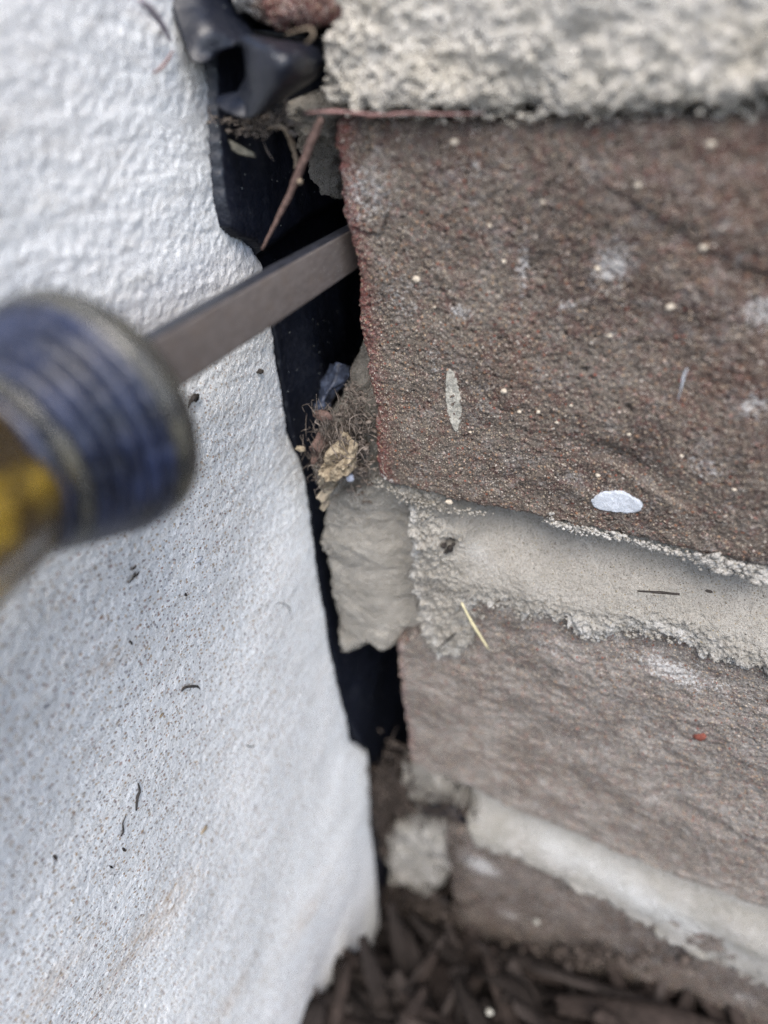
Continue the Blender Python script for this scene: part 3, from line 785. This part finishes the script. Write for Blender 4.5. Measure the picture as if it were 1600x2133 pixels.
# ------------------------------------------------------------------ black plastic flashing in the gap
fl = empty('plastic_sheet', (-68, 92, -262), 'crumpled black plastic sheet lining the gap between white wall and bricks', 'plastic sheet')
OUT = [(448, 236), (452, 300), (458, 360), (466, 430), (476, 474), (494, 494), (530, 503), (548, 522), (560, 548)]
ow = [(atX(px, py, -67.6)[1], atX(px, py, -67.6)[2]) for px, py in OUT]
low = [(edge_y(z) + .6, z) for z in (-42, -55, -70, -85, -100, -120, -145, -170, -200, -230, -262)]
PF = [(ow[0][0] + 4, -3), (ow[0][0], ow[0][1])] + ow[1:] + low + [(178, -262), (178, -3)]
def flash_h(Y, Z, sd):
    up = sstep(-37.5, -34.0, Z)
    h = (up) * 3.0 + (-1.2) * (1 - up) + fbm(Y, Z, .035, 3, 300) * 1.4 * sstep(0, 10, sd) + fbm(Y, Z * .4, .22, 2, 301) * .25
    h = h - up * .35 * sstep(2, 0, sd)
    # a blue-black crease that catches the sky
    p = atX(672, 820, -69.5)
    u = (Y - p[1]); v = (Z - p[2])
    h = h + 2.2 * np.exp(-((u * .8 + v * .1) / 3.0) ** 2 - (v / 9) ** 2)
    return h
relief('sheet', PF, SX, flash_h, .5, M_PLAST, fl, axis='x', rim=.35, depth=2.6, dense=(74, 125, -200, -3), en=(.05, .3), seed=303)
def A(px, py, Y): return atY(px, py, Y)
sheet('fold', [[A(335, -60, 84), A(420, -60, 88), A(520, -20, 96)],
               [A(350, -5, 83), A(430, 0, 86), A(520, 40, 93)],
               [A(372, 62, 81.5), A(440, 55, 83), A(535, 82, 88)],
               [A(392, 108, 80.5), A(425, 108, 81.5), A(500, 92, 85)],
               [A(402, 128, 80.2), A(432, 128, 81.2), A(478, 90, 86)]], M_PLAST, fl, seed=1)
sheet('fold', [[A(478, 92, 86), A(512, 78, 82), A(560, 80, 83), A(620, 88, 86), A(668, 98, 91)],
               [A(500, 92, 84), A(523, 100, 79), A(575, 100, 78), A(630, 108, 81), A(674, 122, 89)],
               [A(512, 120, 84), A(526, 138, 78.5), A(580, 135, 76.5), A(634, 132, 80), A(670, 142, 88)],
               [A(515, 160, 84), A(530, 184, 78.5), A(578, 178, 77), A(620, 165, 80), A(650, 166, 87)],
               [A(498, 190, 84), A(525, 225, 79), A(556, 222, 79), A(585, 204, 82), A(610, 192, 87)],
               [A(492, 205, 84), A(516, 244, 80), A(534, 240, 80.5), A(560, 228, 82.5), A(580, 214, 87)]], M_PLAST, fl, seed=2)
sheet('fold', [[A(446, 206, 82), A(480, 196, 83.5), A(532, 182, 86)],
               [A(450, 216, 80.6), A(485, 224, 80.5), A(530, 210, 81.5)],
               [A(462, 226, 80.4), A(492, 241, 79.8), A(520, 245, 79.9)]], M_PLAST, fl, seed=3)
# dark inner lining behind the folds
sheet('fold', [[A(420, 60, 92), A(520, 60, 96), A(640, 70, 100), A(720, 80, 104)],
               [A(440, 150, 92), A(520, 150, 98), A(620, 150, 100), A(710, 150, 104)],
               [A(450, 240, 91), A(530, 240, 97), A(620, 250, 101), A(700, 250, 104)]], M_PLAST, fl, seed=4)
t = NT('blue_sheen_plastic'); M_PL2 = t.done(t.mix(t.ramp(t.noise(.9, 6, .7), [(.4, 0), (.65, 1)]), (.010, .013, .026), (.07, .09, .14)), .55, t.bump(t.noise(.9, 5, .6), .4, .6), .5)  # added fold: blue sky sheen painted into its plastic colour
sheet('fold', [[A(684, 762, 98), A(706, 756, 96.5), A(728, 762, 99)],
               [A(664, 800, 95), A(686, 806, 93.5), A(708, 800, 96)],
               [A(652, 835, 93.5), A(672, 832, 91), A(694, 842, 94)],
               [A(645, 872, 92), A(668, 868, 90), A(684, 880, 93)]], M_PL2, fl, seed=9, wob=1.3)
# small hanging curl low in the gap
sheet('fold', [[A(862, 1690, 95), A(905, 1672, 92), A(950, 1680, 91), A(975, 1712, 92)],
               [A(865, 1708, 93), A(905, 1700, 89), A(945, 1706, 88.5), A(982, 1722, 90)]], M_PLAST, fl, seed=5)
sheet('fold', [[A(800, 1870, 92), A(850, 1862, 90), A(930, 1872, 92)],
               [A(790, 1950, 88), A(850, 1950, 86), A(940, 1960, 88)],
               [A(785, 2040, 86), A(850, 2040, 84), A(940, 2040, 86)]], M_PLAST, fl, seed=6)

# ------------------------------------------------------------------ the screwdriver
sd = empty('screwdriver', (-53, 48, -31.5), 'flat screwdriver with amber and blue handle, its steel blade pushed into the gap', 'screwdriver')
M_STEEL = None
t = NT('worn_tool_steel')
n1 = t.noise(1.5, 6, .7, t.map((1, .25, 1))); n2 = t.noise(.4, 4, .6)
col = t.mix(t.ramp(n1, [(.35, 0), (.65, 1)]), (.13, .115, .108), (.19, .17, .162))
col = t.mix(t.ramp(n2, [(.5, 0), (.75, .6)]), col, (.15, .12, .10))
dd, rr_ = t.vor(1.3); ss_ = t.sep(rr_)
col = t.mix(t.math('MULTIPLY', t.ramp(dd, [(.05, 1), (.10, 0)]), t.ramp(ss_[0], [(.75, 0), (.77, 1)])), col, (.4, .38, .35))
M_STEEL = t.done(col, .42, t.bump(n1, .03, .6), .5, Metallic=.25)
P1 = atY(712, 527, 92.0); d1 = np.linalg.norm(P1)
w = ray(338, 752); P0 = w * .0743 * 1000
ax = P1 - P0; L = np.linalg.norm(ax); ax /= L
# cross-section frame: wide side looks at the camera
view = -(P0 + P1) / 2; view /= np.linalg.norm(view)
nrm = view - ax * view.dot(ax); nrm /= np.linalg.norm(nrm)
nrm = nrm + .0 * ax
side = np.cross(ax, nrm)
c_, s_ = math.cos(math.radians(24)), math.sin(math.radians(24))
# turn the bar a little so that its upper narrow side shows
upv = side if side[2] > 0 else -side
nr2 = nrm * c_ - upv * s_; sd2 = upv * c_ + nrm * s_
def bar(name, p0, p1, w0, w1, t0, t1, mat, parent, b=.45):
    V = []; F = []
    prof = []
    for (x, y) in ((-1, -1), (1, -1), (1, 1), (-1, 1)):
        prof.append((x, y))
    rings = 14
    for i in range(rings + 1):
        f = i / rings; c = p0 + (p1 - p0) * f; ww = (w0 + (w1 - w0) * f) / 2; tt = (t0 + (t1 - t0) * f) / 2
        pts = []
        for (sx, sy) in ((1, 1), (-1, 1), (-1, -1), (1, -1)):
            cxn, cyn = sx * (ww - b), sy * (tt - b)
            a0 = {(1, 1): 0, (-1, 1): 90, (-1, -1): 180, (1, -1): 270}[(sx, sy)]
            for k in range(5):
                a = math.radians(a0 + 22.5 * k)
                pts.append((cxn + b * math.cos(a), cyn + b * math.sin(a)))
        for (x, y) in pts: V.append(c + sd2 * x + nr2 * y)
    n = 20
    for i in range(rings):
        for k in range(n):
            F.append((i * n + k, i * n + (k + 1) % n, (i + 1) * n + (k + 1) % n, (i + 1) * n + k))
    F.append(tuple(range(n - 1, -1, -1))); F.append(tuple(rings * n + k for k in range(n)))
    o = build(name, V, F, mat, parent)
    o.data.materials.append(M_SIDE)
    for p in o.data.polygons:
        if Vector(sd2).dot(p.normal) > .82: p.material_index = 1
    return o
M_SIDE = mat_simple('dark_blade_side', (.022, .024, .032), .5, .5, .8, .4, .05)  # darker colour for the blade's upper narrow side
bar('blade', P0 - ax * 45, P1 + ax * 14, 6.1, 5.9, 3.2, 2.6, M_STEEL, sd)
t = NT('smoky_acetate')
nn = t.noise(.35, 4, .6); n3 = t.noise(.9, 5, .7)
M_CAP = t.done(t.mix(t.ramp(nn, [(.4, 0), (.65, 1)]), (.028, .030, .032), (.095, .092, .070)), .2, t.bump(n3, .5, .9), .5, Transmission_Weight=.25, Coat_Weight=.5)
t = NT('blue_band_acetate')
nn = t.noise(.25, 4, .6)
M_BLUE = t.done(t.mix(t.ramp(nn, [(.35, 0), (.65, 1)]), (.005, .007, .014), (.018, .026, .062)), .34, t.bump(t.noise(.5, 4, .6), .9, .9), .5, Coat_Weight=.35)
t = NT('amber_acetate')
nn = t.noise(.16, 4, .6, dist=.6)
M_AMB = t.done(t.mix(t.ramp(nn, [(.50, 0), (.62, 1)]), (.10, .065, .025), (.75, .50, .055)), .14, t.bump(t.noise(.4, 4, .6), 1.2, .9), .5, Transmission_Weight=.72, Coat_Weight=.5, IOR=1.3)
HB = P0 - ax * 9.0 - np.array([0, 0, .9]); ba = -ax
lathe('cap', HB, ba, [(-.4, 3.5), (-.3, 8), (.2, 10.2), (.8, 11.0), (1.6, 11.6), (2.4, 11.75), (3.2, 11.6), (3.8, 11.3), (4.1, 10.9), (4.1, 4)], M_CAP, sd)
M_BAND = [M_BLUE, M_BLUE, M_BLUE, M_BLUE, M_BLUE, M_CAP, M_BLUE]
for i in range(7):
    t0 = 4.2 + i * 1.42; r0 = 11.4 - i * .55
    lathe('band', HB, ba, [(t0, r0 - 1.2), (t0 + .08, r0 - .35), (t0 + .35, r0), (t0 + .72, r0 - .05), (t0 + .98, r0 - .45), (t0 + 1.18, r0 - 1.3)], M_BAND[i], sd)
lathe('handle', HB, ba, [(6, 7.2), (12, 7.4), (14.6, 7.6), (17, 7.9), (22, 8.4), (30, 9.6), (40, 10.3), (60, 10.4), (80, 10.2), (92, 9.4), (98, 7), (100, 3)], M_AMB, sd, n=96, flutes=(6, .045))

# ------------------------------------------------------------------ twigs, leaves and litter
M_TWIG = mat_simple('brown_bark_twig', (.13, .085, .072), .8, .4, 1.4, .25, .2)
M_ROOT = mat_simple('pale_rootlet', (.24, .19, .14), .85, .4, 1.8, .2, .15)
M_RFIB = mat_simple('reddish_bark_fibre', (.22, .13, .12), .8, .35, 1.2, .2, .15)
M_LEAF = mat_simple('dry_tan_leaf', (.20, .155, .105), .85, .35, 1.3, .2, .25, (.42, .35, .25))
M_STRAW = mat_simple('yellow_straw', (.58, .52, .33), .65, .2, 1.0, .3, .05)
M_BLACKB = mat_simple('charred_bit', (.035, .03, .027), .85, .4, 1.5, .2, .2)
M_DEB = mat_simple('gap_debris', (.15, .12, .10), .95, .6, .8, .1, .3, (.26, .22, .19))
tw = empty('twig', A(546, 520, 82), 'thin brown twig leaning across the black plastic above the blade', 'twig')
tube('stem', [A(546, 520, 81.5), A(575, 462, 82.0), A(603, 405, 82.5), A(628, 345, 83), A(650, 292, 83.6), (lambda p: p)(A(670, 245, 84.5))], [.22, .32, .42, .52, .60, .42], M_TWIG, tw, rough=.22, seed=5)
V, Fc = lump(A(624, 378, 82.3), .38, rg, True); build('knot', V, Fc, M_ROOT, tw)
o = tube('root', [A(556, 268, 84), A(580, 262, 84), A(598, 275, 85), A(610, 305, 87), A(617, 335, 88), A(612, 350, 88)], [.15, .3, .35, .38, .3, .1], M_ROOT, rough=.4, seed=8)
tag(o, 'pale crooked rootlet hanging left of the twig in the gap', 'root')
o = tube('bark_strip', [A(632, 236, 82), A(690, 232, 82.2), A(760, 237, 83), A(820, 240, 84)], [.08, .20, .18, .05], M_RFIB, rough=.15, flat=.5, seed=3, n=8)
tag(o, 'reddish bark strip over the top left corner of the brick', 'bark strip')
o = tube('bark_strip', [A(760, 244, 84.5), A(840, 236, 84.2), A(930, 238, 84.4), A(1010, 236, 85.5)], [.06, .16, .13, .04], M_RFIB, rough=.15, flat=.5, seed=4)
tag(o, 'longer pinkish bark strip lying along the brick top under the pale mortar', 'bark strip')
o = tube('fibre_loop', [A(595, 72, 82), A(625, 62, 80), A(648, 60, 79.5), A(652, 76, 79.5), A(636, 92, 80)], [.08, .13, .16, .18, .08], M_ROOT, seed=6)
tag(o, 'small tan fibre loop above the black plastic curl', 'fibre')
def leafy(name, rows, label, seed, mat=M_LEAF, wob=.5, cat='leaf'):
    o = sheet(name, rows, mat, None, n=6, thick=.10, wob=wob, seed=seed); tag(o, label, cat); return o
def crumpled(name, outline, Y, label, seed, mat, cat, amp=2.2, fold=.16, res=.22):
    """a dry crumpled leaf: a thin outline with creased relief"""
    P = [pXZ(px, py, Y) for px, py in outline]
    def hf(U, V, sd_):
        a = fbm(U, V, fold, 3, seed, .55); b = fbm(V, U, fold * 2.3, 2, seed + 5)
        return amp * (1 - 2 * np.abs(a)) + amp * .35 * np.abs(b) + .9 * sstep(2.5, 0, sd_)
    o = relief(name, P, Y, hf, res, mat, None, rim=.12, depth=.2, en=(.35, .5), seed=seed)
    tag(o, label, cat); return o
crumpled('dry_leaf', [(676, 962), (690, 950), (688, 925), (704, 915), (708, 898), (722, 905), (746, 926), (738, 950), (742, 972), (722, 968), (716, 988), (700, 992), (694, 975), (680, 978)], 85.5,
         'crumpled tan dry leaf in the gap beside the brick', 11, M_LEAF, 'leaf')
crumpled('dry_leaf', [(700, 968), (714, 958), (728, 966), (724, 986), (706, 992), (698, 984)], 83.6, 'small curled leaf tip under the crumpled tan leaf', 15, M_LEAF, 'leaf', 1.0)
crumpled('husk', [(676, 985), (690, 978), (706, 984), (704, 1004), (694, 1022), (686, 1040), (684, 1058), (674, 1048), (668, 1024), (672, 1004)], 86.5,
         'long pale papery husk on the mortar below the tan leaf', 13, mat_simple('papery_husk', (.30, .255, .19), .8, .35, 1.2), 'husk', 1.4, .2)
crumpled('husk', [(662, 900), (676, 905), (682, 925), (672, 950), (660, 965), (654, 940)], 87, 'dark brown shrivelled husk left of the crumpled tan leaf', 19, M_TWIG, 'husk', 1.4, .2)
leafy('leaf_flake', [[A(480, 290, 83), A(495, 300, 82.5), A(530, 318, 84)], [A(482, 312, 83), A(500, 322, 82.5), A(534, 328, 84)]],
      'thin pale leaf flake on the black plastic near its top', 14, mat=mat_simple('grey_leaf_flake', (.15, .14, .11), .8), wob=.2, cat='leaf flake')
V, Fc = lump(A(625, 935, 82), .85, rg, True, (1.3, .7, .6), .25)
tag(build('seed_husk', V, Fc, M_LEAF), 'tiny tan seed husk wedged at the edge of the white wall', 'seed husk')
V, Fc = lump(A(730, 994, 86), .75, rg, True); tag(build('pebble', V, Fc, mat_simple('bluish_white_pebble', (.55, .57, .66), .5, .1)), 'tiny bluish white pebble below the crumpled leaf', 'pebble')
V, Fc = lump(A(672, 866, 86), 1.4, rg, True, (1.3, .6, .7), .35); tag(build('bark_crumb', V, Fc, M_TWIG), 'reddish brown bark crumb at the foot of the blue-black plastic crease', 'bark crumb')
o = tube('straw', [A(962, 1256, WY - 2.4), A(985, 1300, WY - 2.0), A(1018, 1352, WY - 1.2)], [.18, .30, .20], M_STRAW, rough=.08, seed=2)
tag(o, 'short yellow straw on the mortar lump at the brick below', 'straw')
o = tube('needle', [atY(1328, 1231, WY + .2), atY(1372, 1234, WY + .2), atY(1416, 1238, WY + .3)], [.14, .22, .18], M_BLACKB, rough=.15, seed=2)
tag(o, 'dark grey needle lying on the smooth mortar slope', 'needle')
V, Fc = lump(atY(1478, 1232, WY + .4), .35, rg, True, (1.5, .7, .8)); tag(build('soil_crumb', V, Fc, M_BLACKB), 'tiny dark crumb right of the needle on the mortar', 'crumb')
o = tube('twig', [A(912, 1352, WY - 1.5), A(932, 1334, WY - 1.8), A(950, 1318, WY - 1.8)], [.12, .2, .12], M_BLACKB, seed=2); tag(o, 'tiny dark splinter below the straw on the mortar lump', 'splinter')
B = Bag()
for px, py, r in ((925, 1136, .5), (938, 1142, .55), (930, 1150, .4), (944, 1134, .35)):
    V, Fc = lump(atY(px, py, WY - .2), r, rg, True, jag=.4); B.add(V, Fc)
tag(build('soot_clump', B.v, B.f, M_BLACKB), 'small black clump stuck in the mortar under the brick corner', 'clump')
# marks lying on the white wall
def onw(px, py, lift=.3):
    p = atX(px, py, SX)
    h = float(white_h(np.array([[p[1]]]), np.array([[p[2]]]), np.array([[30.]]))[0, 0])
    return atX(px, py, SX + h + lift)
M_DKFIB = mat_simple('dark_fibre', (.05, .045, .042), .7, .3, 1.5)
o = tube('fibre', [onw(378, 1440), onw(386, 1432, .7), onw(398, 1430, .8), onw(411, 1430, .5), onw(417, 1436)], [.16, .22, .24, .2, .06], M_DKFIB, seed=3)
tag(o, 'curved black fibre on the white wall, level with the lowest mortar lump', 'fibre')
o = tube('fibre', [onw(288, 1632), onw(291, 1648), onw(286, 1662), onw(284, 1688)], [.1, .2, .24, .14], M_DKFIB, seed=4)
tag(o, 'upright bent dark fibre on the lower white wall', 'fibre')
o = tube('fibre', [onw(262, 1700), onw(256, 1716), onw(257, 1732), onw(252, 1742)], [.06, .1, .16, .12], M_DKFIB, seed=5)
tag(o, 'thin dark fibre with a knobbed foot just below the upright bent fibre', 'fibre')
o = tube('fibre', [onw(575, 1256), onw(592, 1258), onw(603, 1268), onw(606, 1282)], [.03, .08, .08, .04], M_DKFIB, seed=6)
tag(o, 'hair-thin grey arc on the white wall beside the mortar end lump', 'fibre')
o = tube('fibre', [onw(512, 1552), onw(522, 1556), onw(531, 1553)], [.05, .12, .06], M_DKFIB, seed=6)
tag(o, 'very short dark fibre on the white wall left of its stepped edge', 'fibre')
o = tube('fibre', [onw(292, 0, 2.5), onw(318, 25, 2), onw(340, 55, 1.5), onw(356, 86, 1)], [.35, .45, .4, .2], mat_simple('grey_fibre', (.30, .27, .30), .8), seed=7)
tag(o, 'grey fibre at the top of the white wall, blurred', 'fibre')
o = tube('fibre', [onw(360, 104, 1.2), onw(350, 124, 1.2), onw(335, 142, 1.2), onw(320, 152, .8)], [.1, .18, .16, .1], M_RFIB, seed=7)
tag(o, 'small reddish fibre just below the grey fibre on the white wall', 'fibre')
B = Bag()
p1 = [onw(393, 852, .4), onw(396, 840, .6), onw(404, 828, .8), onw(414, 822, .7)]
V, Fc = tube_arrays(p1, [.05, .2, .5, .2], seed=3); B.add(V, Fc)
V, Fc = lump(onw(407, 828, .5), .55, rg, True, jag=.4); B.add(V, Fc)
tag(build('leaf_crumb', B.v, B.f, M_BLACKB), 'dark spiky leaf crumb on the white wall below the blade', 'crumb')
V, Fc = lump(onw(541, 774, .3), .5, rg, True, (1.5, 1, .6), .35); tag(build('soil_crumb', V, Fc, M_BLACKB), 'small dark crumb on the white wall near the gap, under the blade', 'crumb')
B = Bag()
for a, b in (((268, 1215), (282, 1192)), ((275, 1205), (290, 1190)), ((270, 1188), (284, 1178))):
    V, Fc = tube_arrays([onw(*a, .3), onw((a[0] + b[0]) / 2 + 3, (a[1] + b[1]) / 2, .8), onw(*b, .3)], [.06, .2, .05], seed=a[0]); B.add(V, Fc)
tag(build('soil_crumb', B.v, B.f, M_BLACKB), 'stringy dark crumb on the white wall below the handle', 'crumb')
for px, py, r, lab in ((386, 1238, .35, 'slim blue-black crumb on the white wall right of the stringy crumb'), (606, 1286, .3, 'dark dot at the foot of the thin grey arc on the white wall'),
                       (272, 1338, .4, 'small dark crumb on the white wall upper left of the curved black fibre'), (114, 1786, .6, 'largest black crumb at the lower left of the white wall'),
                       (232, 1806, .55, 'slanted black crumb right of the largest black crumb'), (257, 1768, .45, 'brown black crumb just under the knobbed fibre')):
    V, Fc = lump(onw(px, py, .0), r * .8, rg, False, (1, .6, 1.4), .5); tag(build('soil_crumb', V, Fc, M_BLACKB), lab, 'crumb')
for px, py, r, lab in ((425, 1728, .8, 'tan splinter on the lower white wall, right of the fibres'), (337, 1490, .45, 'tiny ochre flake on the white wall under the curved black fibre'), (415, 1165, .7, 'whitish sliver on the white wall below the handle tip')):
    p = onw(px, py, .1); V, Fc = lump(p, r, rg, True, (.5, 1.2, .5), .2)
    tag(build('flake', V, Fc, M_LEAF if px != 415 else M_PAINT), lab, 'flake')

# litter packed into the gap: nobody could count it
def litter(name, spots, fibres, label, mat=None):
    B = Bag()
    for (px, py, Y, sx, sy, n, r0, r1) in spots:
        for i in range(n):
            c = A(px + rg.gauss(0, sx), py + rg.gauss(0, sy), Y + rg.gauss(0, 1.2))
            V, Fc = lump(c, r0 + (r1 - r0) * rg.random() ** 2, rg, False, (1.4, 1, .6), .5); B.add(V, Fc)
    for (px, py, Y, sx, sy, n, ln, r) in fibres:
        for i in range(n):
            a = A(px + rg.gauss(0, sx), py + rg.gauss(0, sy), Y + rg.gauss(0, 1))
            th = rg.gauss(1.1, .8); d = np.array([math.cos(th) * .6, rg.gauss(0, .25), math.sin(th)]) * ln * (.5 + rg.random())
            m = a + d * .5 + np.array([rg.gauss(0, .4), rg.gauss(0, .3), rg.gauss(0, .4)])
            V, Fc = tube_arrays([a, m, a + d], [r * .5, r, r * .3], n=5, seed=i, sm=3); B.add(V, Fc)
    o = build(name, B.v, B.f, mat or M_DEB); tag(o, label, None, None, 'stuff'); return o
litter('litter', [(740, 865, 91, 18, 28, 260, .12, .55), (700, 930, 90.5, 24, 32, 240, .12, .6), (752, 965, 89.5, 14, 30, 160, .12, .6), (665, 960, 88, 8, 20, 70, .1, .35), (520, 262, 86, 45, 12, 160, .12, .5)],
       [(690, 920, 87.5, 28, 40, 120, 3.5, .09), (745, 860, 88, 16, 40, 70, 3, .08), (540, 262, 84, 40, 12, 50, 3, .08), (745, 1000, 87, 20, 20, 40, 2.5, .09), (705, 950, 84.5, 26, 34, 90, 3.0, .11), (668, 965, 86, 8, 40, 60, 4, .10)], 'grey brown dust, crumbs and fibres packed in the gap')
litter('litter', [(825, 1650, 95, 22, 40, 300, .4, 1.6), (790, 1700, 92, 12, 40, 120, .4, 1.4), (800, 1640, 92, 15, 20, 100, .3, 1.0), (850, 1930, 88, 30, 30, 160, .5, 2.0), (890, 1900, 87, 50, 12, 220, .3, 1.2), (1100, 1995, 85, 120, 12, 260, .3, 1.4)],
       [(815, 1660, 91, 22, 45, 120, 9, .22), (790, 1740, 89, 9, 40, 40, 9, .22), (860, 1940, 86, 50, 25, 70, 12, .3), (860, 1880, 86, 45, 10, 90, 7, .22), (915, 1700, 88, 30, 14, 70, 6, .18), (945, 1790, 86, 12, 35, 50, 6, .16)], 'dark fibrous litter caught low in the gap and along the wall foot', mat_simple('dark_litter', (.045, .036, .031), .95, .6, .6, .1, .3, (.11, .09, .078)))

# ------------------------------------------------------------------ bark mulch at the foot
M_CHIP = [mat_simple('dark_bark_mulch', (.020, .016, .0145), .85, .45, .25, .2, .5), mat_simple('brown_bark_mulch', (.034, .026, .023), .85, .4, .25, .2, .5), mat_simple('grey_bark_mulch', (.046, .038, .035), .85, .4, .25, .2, .5)]
def chip_arrays(L, W, T, rg2):
    n = 7; V = []; F = []
    bend = rg2.gauss(0, .08) * L; tw_ = rg2.gauss(0, .25)
    for i in range(n):
        f = i / (n - 1); x = (f - .5) * L
        ww = W * .5 * (.45 + .55 * math.sin(math.pi * min(1, max(0, f * .9 + .08))) ** .5) * (1 + .18 * rg2.gauss(0, 1) * .6)
        tt = T * .5 * (1 + .2 * rg2.gauss(0, 1))
        z = bend * math.sin(math.pi * f); a = tw_ * (f - .5)
        for (u, v) in ((-1, -.6), (-.3, -1), (.4, -.9), (1, -.4), (.9, .5), (.2, 1), (-.5, .8), (-1, .3)):
            yy, zz = u * ww * (1 + .08 * rg2.gauss(0, 1)), v * tt
            V.append((x + rg2.gauss(0, .02) * L * (i in (0, n - 1)), yy * math.cos(a) - zz * math.sin(a), z + yy * math.sin(a) + zz * math.cos(a)))
    for i in range(n - 1):
        for k in range(8):
            F.append((i * 8 + k, i * 8 + (k + 1) % 8, (i + 1) * 8 + (k + 1) % 8, (i + 1) * 8 + k))
    F.append(tuple(range(7, -1, -1))); F.append(tuple((n - 1) * 8 + k for k in range(8)))
    return np.array(V), F
def place(V, p, yaw, pitch, roll):
    cy, sy = math.cos(yaw), math.sin(yaw); cp, sp = math.cos(pitch), math.sin(pitch); cr, sr = math.cos(roll), math.sin(roll)
    Rx = np.array([[1, 0, 0], [0, cr, -sr], [0, sr, cr]]); Ry = np.array([[cp, 0, sp], [0, 1, 0], [-sp, 0, cp]]); Rz = np.array([[cy, -sy, 0], [sy, cy, 0], [0, 0, 1]])
    return (Rz @ Ry @ Rx @ V.T).T + np.array(p)
def chip_between(a, b, W, T, m, label, seed, name='bark_chip', cat='bark chip'):
    a, b = np.array(a), np.array(b); d = b - a; L = np.linalg.norm(d)
    rg2 = random.Random(seed)
    V, F = chip_arrays(L, W, T, rg2)
    V = place(V, (a + b) / 2, math.atan2(d[1], d[0]), -math.asin(d[2] / L), rg2.gauss(0, .4))
    o = build(name, V, F, m); tag(o, label, cat, 'bark chips of the mulch bed'); return o
big = [((762, 2000, -250), (850, 2160, -232), 8, 3, 1, 'broad brown bark chip beside the foot of the white wall'),
       ((905, 2000, -244), (985, 2170, -224), 10, 4, 1, 'wide upright bark chip under the end of the brick wall'),
       ((930, 1945, -240), (825, 2085, -234), 2.2, 1.8, 2, 'slender pale stick leaning from the gap to the mulch'),
       ((1120, 2015, -230), (1520, 2150, -222), 5, 3, 2, 'long bark splinter running along the foot of the brick wall'),
       ((1160, 2090, -226), (1560, 2170, -220), 7, 3, 1, 'long flat bark chip at the lower right, below the splinter'),
       ((1010, 2030, -234), (1120, 2140, -228), 9, 3, 0, 'dark slanted bark chip below the brick course'),
       ((690, 2060, -238), (740, 2150, -228), 6, 3, 0, 'dark bark chip lapping over the white wall foot'),
       ((860, 2060, -236), (900, 2160, -226), 7, 3, 0, 'short dark chip between the broad and the wide upright chip'),
       ((1040, 1990, -238), (1180, 2025, -233), 6, 3, 0, 'black bark chip tight against the lowest brick')]
for i, (a, b, W, T, m, lab) in enumerate(big):
    chip_between(atZ(*a), atZ(*b), W, T, M_CHIP[m], lab, 400 + i)
protos = []
for s in range(6):
    rg2 = random.Random(500 + s)
    V, F = chip_arrays(rg2.uniform(24, 55), rg2.uniform(2.2, 6), rg2.uniform(1.2, 2.4), rg2)
    me = bpy.data.meshes.new('bark_chip'); me.from_pydata([tuple(p) for p in V / 1000], [], F); me.shade_smooth(); me.materials.append(M_CHIP[s % 3]); protos.append(me)
src = None
rg3 = random.Random(77)
nchip = 0
for i in range(400):
    x = rg3.uniform(-66, 60); y = rg3.uniform(20, 84)
    z = float(ground_z(np.array(x), np.array(y)))
    v = np.array([x, y, z]); c = R.T @ v
    px = CX + F_PX * c[0] / -c[2]; py = CY - F_PX * c[1] / -c[2]
    if not (620 < px < 1640 and 1930 < py < 2250) or nchip >= 90: continue
    nchip += 1
    o = bpy.data.objects.new('bark_chip', protos[i % 6]) if src is None else src.copy()
    if src is None: src = o
    o.data = protos[i % 6]
    COL.objects.link(o)
    o.location = (x / 1000, y / 1000, (z + rg3.uniform(0, 6)) / 1000 + CAMZ)
    o.rotation_euler = (rg3.gauss(0, .4), rg3.gauss(0, .35), rg3.uniform(0, math.pi))
    tag(o, 'dark brown bark chip lying loose among others in the mulch', 'bark chip', 'loose bark chips of the mulch bed')
B = Bag()
for i in range(2600):
    x = rg3.uniform(-68, 170); y = rg3.uniform(-150, 86)
    z = float(ground_z(np.array(x), np.array(y))) + rg3.uniform(-4, 3)
    L = rg3.uniform(5, 20) if y > 0 else rg3.uniform(15, 40)
    V, F = chip_arrays(L, L * rg3.uniform(.12, .35), rg3.uniform(1, 2.5), rg3)
    B.add(place(V, (x, y, z), rg3.uniform(0, 6.3), rg3.gauss(0, .4), rg3.gauss(0, .5)), F)
tag(build('mulch', B.v, B.f, M_CHIP[0]), 'fine shredded dark bark mulch covering the bed', None, None, 'stuff')
for px, py, z, lab in ((1020, 2108, -212, 'tiny pale bead among the mulch chips'), (1118, 1920, None, 'small white speck stuck on the lowest brick')):
    p = atZ(px, py, z) if z else atY(px, py, WY - 1)
    V, Fc = lump(p, .85, rg, True, jag=.25); o = build('pebble', V, Fc, M_LIME)
    tag(o, lab, 'pebble')

settle()
